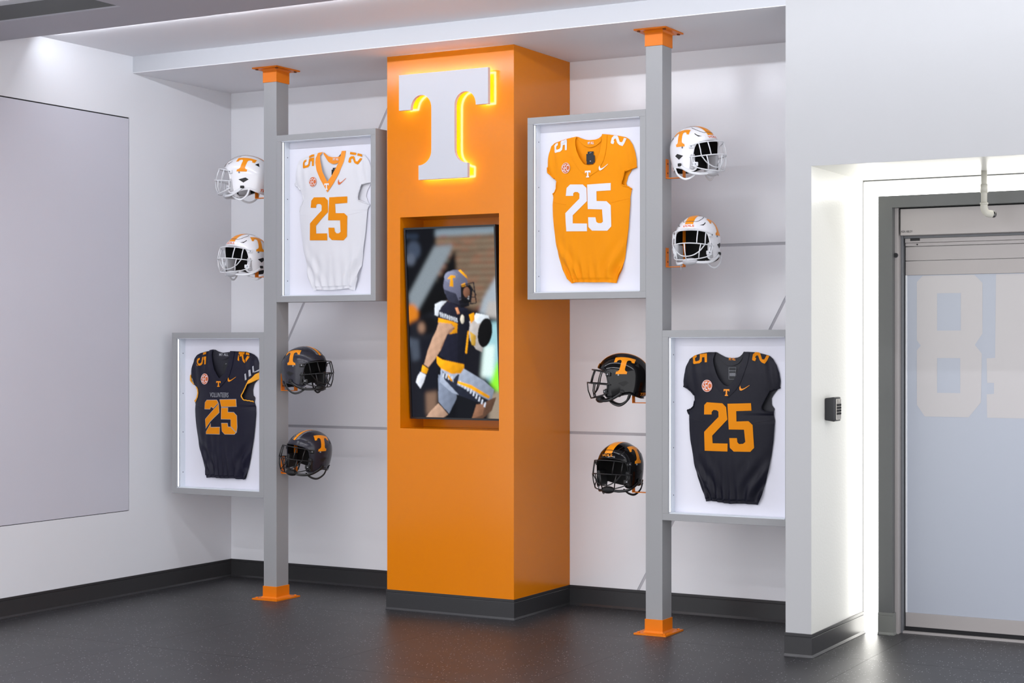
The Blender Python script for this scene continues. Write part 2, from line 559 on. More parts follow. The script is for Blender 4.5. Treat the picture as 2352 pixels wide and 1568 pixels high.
# ------------------------------------------------------------------ orange column with niche
NX0, NX1, NZ0, NZ1, ND = 1.737*K, 2.379*K, .981*K, 2.116*K, .195*K
col = empty('display_column', ((CX0+CX1)/2, YC/2, 0))
tag(col, 'orange square column with a tall recessed niche on its front', 'column')
ox, oy = col.location.x, col.location.y
bm = bmesh.new()
zt = ZS
fx = [CX0, NX0, NX1, CX1]
fz = [.0, NZ0, NZ1, zt]
V = {}
def vv(x, y, z):
    k_ = (round(x, 5), round(y, 5), round(z, 5))
    if k_ not in V: V[k_] = bm.verts.new((x-ox, y-oy, z))
    return V[k_]
for i in range(3):
    for j in range(3):
        if i == 1 and j == 1: continue
        bm.faces.new([vv(fx[i], YC, fz[j]), vv(fx[i+1], YC, fz[j]), vv(fx[i+1], YC, fz[j+1]), vv(fx[i], YC, fz[j+1])])
for x in (CX0, CX1):
    bm.faces.new([vv(x, YC, fz[k_]) for k_ in range(4)]+[vv(x, -.001, zt), vv(x, -.001, 0)])
bm.faces.new([vv(CX0, -.001, 0), vv(CX1, -.001, 0), vv(CX1, -.001, zt), vv(CX0, -.001, zt)])
bm.faces.new([vv(x, YC, zt) for x in fx]+[vv(CX1, -.001, zt), vv(CX0, -.001, zt)])
bm.faces.new([vv(x, YC, 0) for x in fx]+[vv(CX1, -.001, 0), vv(CX0, -.001, 0)])
link('body', to_mesh(bm, 'body'), M['orange'], col)
bm = bmesh.new()
V = {}
yb_ = YC+ND
c4 = [(NX0, NZ0), (NX1, NZ0), (NX1, NZ1), (NX0, NZ1)]
for a, b in zip(c4, c4[1:]+c4[:1]):
    bm.faces.new([vv(a[0], YC, a[1]), vv(b[0], YC, b[1]), vv(b[0], yb_, b[1]), vv(a[0], yb_, a[1])])
bm.faces.new([vv(a, yb_, b) for a, b in c4])
link('niche_lining', to_mesh(bm, 'niche_lining', recalc=False), M['orange'], col)
bb = sweep('cove_base', [(CX0-ox-.004, YC-oy), (CX1-ox, YC-oy), (CX1-ox, -.002-oy)], [(o_*.6, z_) for o_, z_ in PROF], M['base'], col)

# ------------------------------------------------------------------ big halo-lit letter
def arc(cx, cy, r, a0, a1, n=8, ry=None):
    ry = ry or r
    return [(cx+r*math.cos(rad(a0+(a1-a0)*i/n)), cy+ry*math.sin(rad(a0+(a1-a0)*i/n))) for i in range(n+1)]
def power_t(n=8):
    """block letter with curved serifs in a unit box, x 0..1, y 0..1"""
    L = [(0, 1), (0, .665), (.135, .665)]
    L += arc(.2525, .672, .1175, 176, 0, 2*n, ry=.125)
    L += [(.37, .28)]
    L += arc(.225, .27, .145, 0, -90, n, ry=.135)[1:]
    L += [(.225, 0)]
    R = [(1.0-.0-x, y) for x, y in L]
    return L+R[::-1]
TX0, TX1, TZ0, TZ1 = 1.763*K+.007, 2.34*K+.007, 2.306*K, 2.871*K
T_pts = [(TX0+(TX1-TX0)*x, TZ0+(TZ1-TZ0)*y) for x, y in power_t(10)]
tcx, tcz = (TX0+TX1)/2, TZ0
YT = YC-.054
sign = empty('letter_sign', (tcx, YC-.02, tcz))
tag(sign, 'big white backlit letter T mounted on the orange column', 'sign')
lp = [(x-tcx, z-tcz) for x, z in T_pts]
prism('letter', lp, 'y', YT-(YC-.02), YT-(YC-.02)+.02, M['letter'], sign)
def shrink(pts, d):
    n = len(pts)
    area = sum(pts[i][0]*pts[(i+1) % n][1]-pts[(i+1) % n][0]*pts[i][1] for i in range(n))
    s = 1 if area > 0 else -1
    out = []
    for i in range(n):
        a, b, c = Vector(pts[i-1]), Vector(pts[i]), Vector(pts[(i+1) % n])
        d0, d1 = (b-a).normalized(), (c-b).normalized()
        n0, n1 = Vector((-d0.y, d0.x))*s, Vector((-d1.y, d1.x))*s
        m = (n0+n1)
        m = m.normalized() if m.length > 1e-6 else n0
        m = m/max(.5, m.dot(n0))
        out.append((b.x+m.x*d, b.y+m.y*d))
    return out
inner = shrink(lp, .014)
bm = bmesh.new()
ye = YT-(YC-.02)+.0205
A = [bm.verts.new((x, ye, z)) for x, z in shrink(lp, .009)]
B = [bm.verts.new((x, ye, z)) for x, z in shrink(lp, .02)]
for i in range(len(A)): bm.faces.new((A[i], A[(i+1) % len(A)], B[(i+1) % len(A)], B[i]))
link('halo_strip', to_mesh(bm, 'halo_strip'), M['halo'], sign)
for (x, z) in ((-.22, .53), (.22, .53), (0, .4), (0, .15)):
    bm = bmesh.new()
    add_cyl(bm, (x, ye, z), (x, .0195, z), .006)
    link('standoff', to_mesh(bm, 'standoff'), M['steel'], sign)

# ------------------------------------------------------------------ television in the niche
tvw, tvh = .645, 1.118
tvx = 1.749*K+tvw/2
tz0 = 1.03*K
tilt = math.asin(.055*K/tvh)
tv = empty('television', (tvx, -.452*K, tz0), (tilt, 0, 0))
tag(tv, 'tall flat television tilted in the column niche, showing a running football player', 'television')
bm = bmesh.new()
add_box(bm, -tvw/2, tvw/2, .004, .05, 0, tvh, bev=.003)
link('casing', to_mesh(bm, 'casing'), M['bezel'], tv)
bm = bmesh.new()
bw = .011
for a in ((-tvw/2, tvw/2, 0, bw), (-tvw/2, tvw/2, tvh-bw, tvh), (-tvw/2, -tvw/2+bw, bw, tvh-bw), (tvw/2-bw, tvw/2, bw, tvh-bw)):
    add_box(bm, a[0], a[1], -.004, .006, a[2], a[3])
link('bezel', to_mesh(bm, 'bezel'), M['bezel'], tv)
box('wall_mount', -.1, .1, .05, .1, .35, .75, M['bezel'], tv)

# the picture on the screen, painted per vertex
def screen_picture(nu, nv):
    # corners of the screen in the artwork's own frame (x right, y down)
    TL, TR, BR, BL = np.array((100., 165)), np.array((680., 145)), np.array((715., 1425)), np.array((135., 1410))
    u, v = np.meshgrid(np.linspace(0, 1, nu), np.linspace(0, 1, nv))
    X = (TL[0]*(1-u)+TR[0]*u)*(1-v)+(BL[0]*(1-u)+BR[0]*u)*v
    Y = (TL[1]*(1-u)+TR[1]*u)*(1-v)+(BL[1]*(1-u)+BR[1]*u)*v
    img = np.zeros((nv, nu, 3))
    def lin(c):
        c = np.array(c)/255.
        return np.where(c <= .04045, c/12.92, ((c+.055)/1.055)**2.4)
    def inside(P):
        m = np.zeros(X.shape, bool)
        n = len(P)
        for i in range(n):
            x0, y0 = P[i]
            x1, y1 = P[(i+1) % n]
            c = ((y0 > Y) != (y1 > Y))
            with np.errstate(divide='ignore', invalid='ignore'):
                m ^= c & (X < (x1-x0)*(Y-y0)/(y1-y0+1e-9)+x0)
        return m
    shade = [0.0]
    def poly(c, *P, a=1.0):
        m = inside(P)
        xs_, ys_ = [q[0] for q in P], [q[1] for q in P]
        w_, h_ = max(xs_)-min(xs_)+1, max(ys_)-min(ys_)+1
        s_ = 1-shade[0]*(.75*(X-(max(xs_)+min(xs_))/2)/w_+.45*(Y-(max(ys_)+min(ys_))/2)/h_)
        s_ = s_*(1+.12*shade[0]*np.sin(X*.11+Y*.05)*np.sin(Y*.07-X*.03+1))
        img[m] = img[m]*(1-a)+(lin(c)*s_[m][:, None])*a
    def ell(c, cx, cy, rx, ry, rot=0, a=1.0):
        ca, sa = math.cos(rad(rot)), math.sin(rad(rot))
        dx, dy = X-cx, Y-cy
        m = ((dx*ca+dy*sa)/rx)**2+((-dx*sa+dy*ca)/ry)**2 < 1
        s_ = 1-shade[0]*(.7*dx/rx+.5*dy/ry)*.6
        img[m] = img[m]*(1-a)+(lin(c)*s_[m][:, None])*a
    def blur(r):
        k_ = np.exp(-.5*(np.arange(-3*r, 3*r+1)/r)**2)
        k_ /= k_.sum()
        for ax_ in (0, 1):
            pad = np.pad(img, [(3*r, 3*r) if i == ax_ else (0, 0) for i in range(3)], mode='edge')
            img[:] = sum(w*(pad[i:i+nv] if ax_ == 0 else pad[:, i:i+nu]) for i, w in enumerate(k_))
    img[:] = lin((14, 16, 22))
    # wall of bricks behind
    poly((104, 82, 66), (300, 205), (690, 190), (700, 620), (560, 700), (400, 640), (380, 330), (300, 270))
    rng = random.Random(2)
    for r_ in range(24):
        y = 205+r_*21
        if r_ % 2 == 0:
            poly((150, 142, 122), (300, y-6), (700, y-16), (700, y-7), (300, y+3))
        for k_ in range(5):
            x = 300+rng.random()*360
            poly((132, 70, 48) if rng.random() < .6 else (86, 66, 54), (x, y+2), (x+50, y), (x+50, y+9), (x, y+11))
    poly((12, 14, 20), (90, 140), (290, 150), (290, 270), (180, 420), (90, 600))
    poly((124, 140, 152), (296, 165), (690, 145), (690, 188), (296, 208))
    poly((40, 52, 70), (100, 195), (180, 195), (180, 222), (100, 222))
    ell((60, 70, 88), 150, 300, 45, 60)
    ell((84, 92, 108), 130, 360, 30, 40)
    # stair wall
    poly((10, 11, 14), (400, 330), (430, 300), (440, 560), (330, 700), (170, 800), (120, 770), (360, 420))
    poly((128, 138, 146), (290, 275), (410, 265), (385, 330), (130, 780), (115, 600))
    # people and boards further back
    ell((206, 120, 30), 135, 725, 42, 66)
    poly((28, 30, 38), (120, 780), (300, 700), (320, 1040), (250, 1430), (120, 1430))
    ell((16, 16, 20), 245, 800, 60, 62)
    ell((150, 116, 96), 200, 815, 22, 34)
    poly((70, 78, 92), (110, 880), (190, 900), (215, 1010), (140, 1040))
    poly((22, 24, 34), (180, 900), (300, 880), (310, 1250), (200, 1260))
    poly((126, 100, 84), (225, 1250), (300, 1240), (296, 1370), (230, 1400))
    poly((158, 168, 178), (690, 480), (610, 620), (580, 720), (720, 760))
    poly((176, 172, 170), (640, 640), (720, 640), (720, 760), (620, 740))
    poly((150, 196, 204), (660, 780), (720, 780), (720, 1250), (600, 1130), (600, 960))
    poly((214, 236, 232), (610, 940), (680, 930), (670, 1140), (590, 1150))
    poly((140, 232, 50), (720, 1010), (690, 1060), (650, 1190), (700, 1250), (720, 1250))
    poly((22, 22, 30), (510, 900), (610, 940), (590, 1120), (620, 1300), (520, 1330), (430, 1300))
    poly((20, 22, 28), (430, 1250), (560, 1250), (540, 1430), (430, 1430))
    poly((150, 136, 120), (650, 1260), (720, 1230), (720, 1430), (640, 1430))
    blur(4)
    shade[0] = .75
    # far arm and ball
    poly((176, 170, 168), (505, 790), (560, 730), (640, 760), (620, 820), (600, 980), (560, 960), (520, 900))
    poly((214, 222, 230), (560, 720), (640, 735), (650, 770), (570, 790), (540, 760))
    poly((238, 160, 20), (515, 730), (548, 715), (552, 760), (528, 790))
    poly((190, 150, 60), (520, 840), (560, 870), (556, 940), (530, 930))
    ell((10, 10, 12), 618, 850, 46, 98, 8)
    # trailing leg
    poly((120, 130, 150), (310, 1130), (440, 1150), (430, 1290), (380, 1390), (310, 1310))
    poly((186, 152, 130), (310, 1320), (375, 1395), (330, 1425), (220, 1425), (250, 1380))
    # leading leg
    poly((150, 160, 180), (330, 1060), (480, 1090), (610, 1170), (675, 1230), (660, 1300), (620, 1320), (520, 1290), (400, 1250), (320, 1180))
    poly((92, 66, 52), (600, 1320), (660, 1290), (690, 1280), (660, 1370), (600, 1425), (540, 1425), (560, 1340))
    poly((138, 98, 76), (560, 1330), (620, 1320), (600, 1400), (530, 1425))
    poly((36, 40, 54), (335, 1100), (420, 1190), (640, 1300), (600, 1325), (450, 1270), (350, 1160))
    for i in range(16):
        t_ = i/15
        x, y = 345+t_*270, 1115+t_*200-28*math.sin(t_*3.1)
        poly((206, 212, 226), (x, y), (x+8, y+2), (x+2, y+34), (x-8, y+30))
    poly((240, 164, 24), (420, 1165), (530, 1200), (650, 1275), (640, 1292), (520, 1222), (430, 1185))
    poly((240, 164, 24), (372, 1118), (392, 1150), (408, 1168), (396, 1174), (376, 1150))
    poly((40, 44, 58), (410, 1160), (440, 1125), (450, 1130), (430, 1215), (412, 1210))
    # trunk
    poly((30, 31, 46), (320, 700), (370, 640), (450, 665), (505, 690), (520, 800), (505, 900), (480, 1060), (400, 1055), (320, 1000), (350, 870), (315, 760))
    poly((20, 21, 32), (440, 700), (505, 700), (515, 800), (470, 1060), (440, 1050))
    poly((206, 212, 222), (290, 660), (330, 640), (372, 636), (330, 680), (310, 740), (288, 730))
    poly((236, 160, 20), (300, 1005), (340, 1030), (480, 1060), (482, 1085), (460, 1120), (400, 1125), (330, 1090), (300, 1050))
    poly((236, 160, 20), (505, 840), (516, 836), (500, 990), (488, 985))
    # sleeve
    poly((34, 35, 50), (318, 700), (370, 650), (440, 690), (440, 770), (315, 720))
    for i in range(10):
        x = 322+i*12
        poly((214, 220, 232), (x, 712+i*4.4), (x+6, 712+i*4.4), (x+10, 744+i*4), (x+3, 744+i*4))
    poly((240, 160, 20), (312, 750), (410, 775), (440, 790), (436, 850), (385, 860), (395, 845), (420, 820), (400, 790), (312, 785))
    ell((214, 206, 190), 471, 760, 13, 30)
    poly((220, 150, 110), (425, 685), (440, 680), (456, 722), (438, 726))
    # near arm
    poly((190, 152, 128), (315, 780), (395, 790), (420, 815), (400, 840), (370, 860), (330, 960), (285, 1030), (245, 1080), (215, 1060), (240, 970), (270, 890), (300, 830))
    poly((154, 116, 94), (385, 830), (420, 812), (400, 845), (370, 862), (330, 960), (320, 955))
    poly((238, 166, 30), (205, 1063), (245, 1090), (230, 1125), (195, 1110))
    poly((216, 220, 232), (190, 1110), (228, 1130), (212, 1180), (190, 1222), (160, 1180), (170, 1140))
    # helmet
    poly((22, 22, 30), (360, 600), (500, 640), (520, 670), (470, 685), (380, 640))
    ell((104, 106, 128), 428, 535, 80, 104)
    ell((128, 132, 156), 400, 480, 46, 40)
    poly((50, 52, 68), (350, 560), (430, 590), (460, 670), (380, 640))
    poly((16, 16, 20), (462, 545), (520, 530), (540, 560), (530, 640), (500, 665), (465, 640))
    ell((120, 82, 64), 500, 580, 22, 34)
    poly((200, 200, 204), (496, 615), (518, 605), (514, 630))
    poly((240, 164, 20), (444, 434), (462, 432), (500, 470), (508, 490), (496, 484))
    poly((240, 164, 20), (466, 528), (490, 518), (494, 540), (462, 544))
    poly((230, 160, 26), (372, 492), (395, 468), (428, 468), (426, 486), (410, 486), (414, 545), (388, 540), (394, 490))
    for a in (((460, 540), (545, 515)), ((520, 530), (562, 600)), ((545, 515), (562, 650)), ((450, 620), (560, 612)), ((450, 660), (560, 655)), ((530, 560), (525, 660))):
        (x0, y0), (x1, y1) = a
        n_ = Vector((y1-y0, x0-x1)).normalized()*3.4
        poly((24, 24, 32), (x0+n_.x, y0+n_.y), (x1+n_.x, y1+n_.y), (x1-n_.x, y1-n_.y), (x0-n_.x, y0-n_.y))
    blur(1)
    grain = np.random.RandomState(1).normal(0, .03, img.shape[:2])[:, :, None]
    return np.clip(img*(1+grain), 0, 1)
nu, nv = 230, 408
img = screen_picture(nu, nv)
sw, sh = tvw-2*bw, tvh-2*bw
xs = np.linspace(-sw/2, sw/2, nu)
zs = np.linspace(bw+sh, bw, nv)
verts = [(x, .0025, z) for z in zs for x in xs]
faces = [(j*nu+i, (j+1)*nu+i, (j+1)*nu+i+1, j*nu+i+1) for j in range(nv-1) for i in range(nu-1)]
me = bpy.data.meshes.new('screen')
me.from_pydata(verts, [], faces)
ca = me.color_attributes.new('picture', 'FLOAT_COLOR', 'POINT')
ca.data.foreach_set('color', np.concatenate([img.reshape(-1, 3), np.ones((nu*nv, 1))], 1).astype(np.float32).ravel())
ms = bpy.data.materials.new('screen_picture')
ms.use_nodes = True
b = ms.node_tree.nodes['Principled BSDF']
an = ms.node_tree.nodes.new('ShaderNodeVertexColor')
an.layer_name = 'picture'
b.inputs['Base Color'].default_value = (.002, .002, .002, 1)
b.inputs['Roughness'].default_value = .2
b.inputs['Specular IOR Level'].default_value = .04
ms.node_tree.links.new(an.outputs['Color'], b.inputs['Emission Color'])
b.inputs['Emission Strength'].default_value = E_SCREEN
link('screen', me, ms, tv)

# ------------------------------------------------------------------ posts
def make_post(x0, x1, label):
    cx_, cy_ = (x0+x1)/2, YP+PD/2
    w = (x1-x0)/2
    t = empty('display_post', (cx_, cy_, 0))
    tag(t, label, 'post', 'silver display posts')
    box('shaft', -w, w, -PD/2, PD/2, .07, ZS-.075, M['steel'], t, bev=.0015)
    for z0, z1_ in ((.006, .079), (ZS-.088, ZS-.008)):
        box('collar', -w-.004, w+.004, -PD/2-.004, PD/2+.004, z0, z1_, M['orange_steel'], t, bev=.001)
    pw = .098
    for z0, zb, s in ((0, .008, 1), (ZS-.008, ZS-.008, -1)):
        p = box('plate', -pw, pw, -pw, pw, z0, z0+.008, M['orange_steel'], t)
        bm = bmesh.new()
        wv = [(-w-.012, -PD/2-.012, 0), (w+.012, -PD/2-.012, 0), (w+.012, PD/2+.012, 0), (-w-.012, PD/2+.012, 0)]
        lo = [bm.verts.new((a, b_, zb)) for a, b_, c in wv]
        hi = [bm.verts.new((a*(w+.004)/(w+.012), b_*(PD/2+.004)/(PD/2+.012), zb+s*.009)) for a, b_, c in wv]
        for i in range(4): bm.faces.new((lo[i], lo[(i+1) % 4], hi[(i+1) % 4], hi[i]))
        link('weld', to_mesh(bm, 'weld'), M['orange_steel'], t)
        for sx in (-1, 1):
            for sy in (-1, 1):
                bm = bmesh.new()
                add_cyl(bm, (sx*.078, sy*.078, zb), (sx*.078, sy*.078, zb+s*.006), .009, .008, 6)
                link('bolt', to_mesh(bm, 'bolt'), M['bolt'] if s < 0 else M['orange_steel'], t)
    return t
make_post(PL[0], PL[1], 'tall silver square post with orange collars, left of the orange column')
make_post(PR[0], PR[1], 'tall silver square post with orange collars, right of the orange column')

# ------------------------------------------------------------------ lit jersey boxes
FW, FH, FI, FIZ = .7*K, .935*K, .0365, .0365
FD = PD
def make_box(x0, z0, label):
    t = empty('shadow_box', (x0+FW/2, YP, z0))
    tag(t, label, 'display box', 'lit jersey boxes')
    w = FW/2
    # frame as a folded ring: front lip, outer side
    for nm, a in (('rail', (-w, w, 0, FIZ)), ('rail', (-w, w, FH-FIZ, FH)), ('stile', (-w, -w+FI, FIZ, FH-FIZ)), ('stile', (w-FI, w, FIZ, FH-FIZ))):
        box(nm, a[0], a[1], 0, FD, a[2], a[3], M['steel'], t, bev=.0008)
    box('back_panel', -w+FI, w-FI, .068, .074, FIZ, FH-FIZ, M['boxwhite'], t)
    wi, z0i, z1i = w-FI, FIZ, FH-FIZ
    # white channels round the inside, and the light strips beside them
    for nm, a in (('channel', (-wi, -wi+.004, z0i, z1i)), ('channel', (wi-.004, wi, z0i, z1i))):
        ch = box(nm, a[0], a[1], .03, .0678, a[2], a[3], M['rail_white'], t)
        for f in (.1, .37, .63, .9):
            bm = bmesh.new()
            xx = a[1] if a[0] < 0 else a[0]
            s = 1 if a[0] < 0 else -1
            add_cyl(bm, (xx, .05, z0i+f*(z1i-z0i)), (xx+s*.0012, .05, z0i+f*(z1i-z0i)), .0035, seg=8)
            link('screw', to_mesh(bm, 'screw'), M['screw'], ch)
    for a in ((-wi, wi, z0i, z0i+.003), (-wi, wi, z1i-.003, z1i)):
        box('channel', a[0]+.004, a[1]-.004, .002, .0678, a[2], a[3], M['rail_white'], t)
    for a in ((-wi, -wi+.003), (wi-.003, wi)):
        box('glow_strip', a[0], a[1], 0.013, .02, z0i+.006, z1i-.006, M['led'], t)
    for a in ((z0i+.003, z0i+.005),):
        box('glow_strip', -wi+.01, wi-.01, .006, .014, a[0], a[1], M['fill_glow'], t)  # added faint glow that brightens the bottom inner face, not a fitted lamp
    return t
BOXES = {
    'll': (.1*K, .567*K, 'lit silver box with the charcoal jersey, lower left by the left wall'),
    'ul': (PL[1], 1.669*K, 'lit silver box with the white jersey, left of the orange column'),
    'ur': (PR[0]-FW, 1.662*K, 'lit silver box with the orange jersey, right of the orange column'),
    'lr': (PR[1], .566*K, 'lit silver box with the navy jersey beside the doorway wall'),
}
for k_, (x0, z0, lab) in BOXES.items():
    if k_ == 'll': x0 = PL[0]-FW
    make_box(x0, z0, lab)

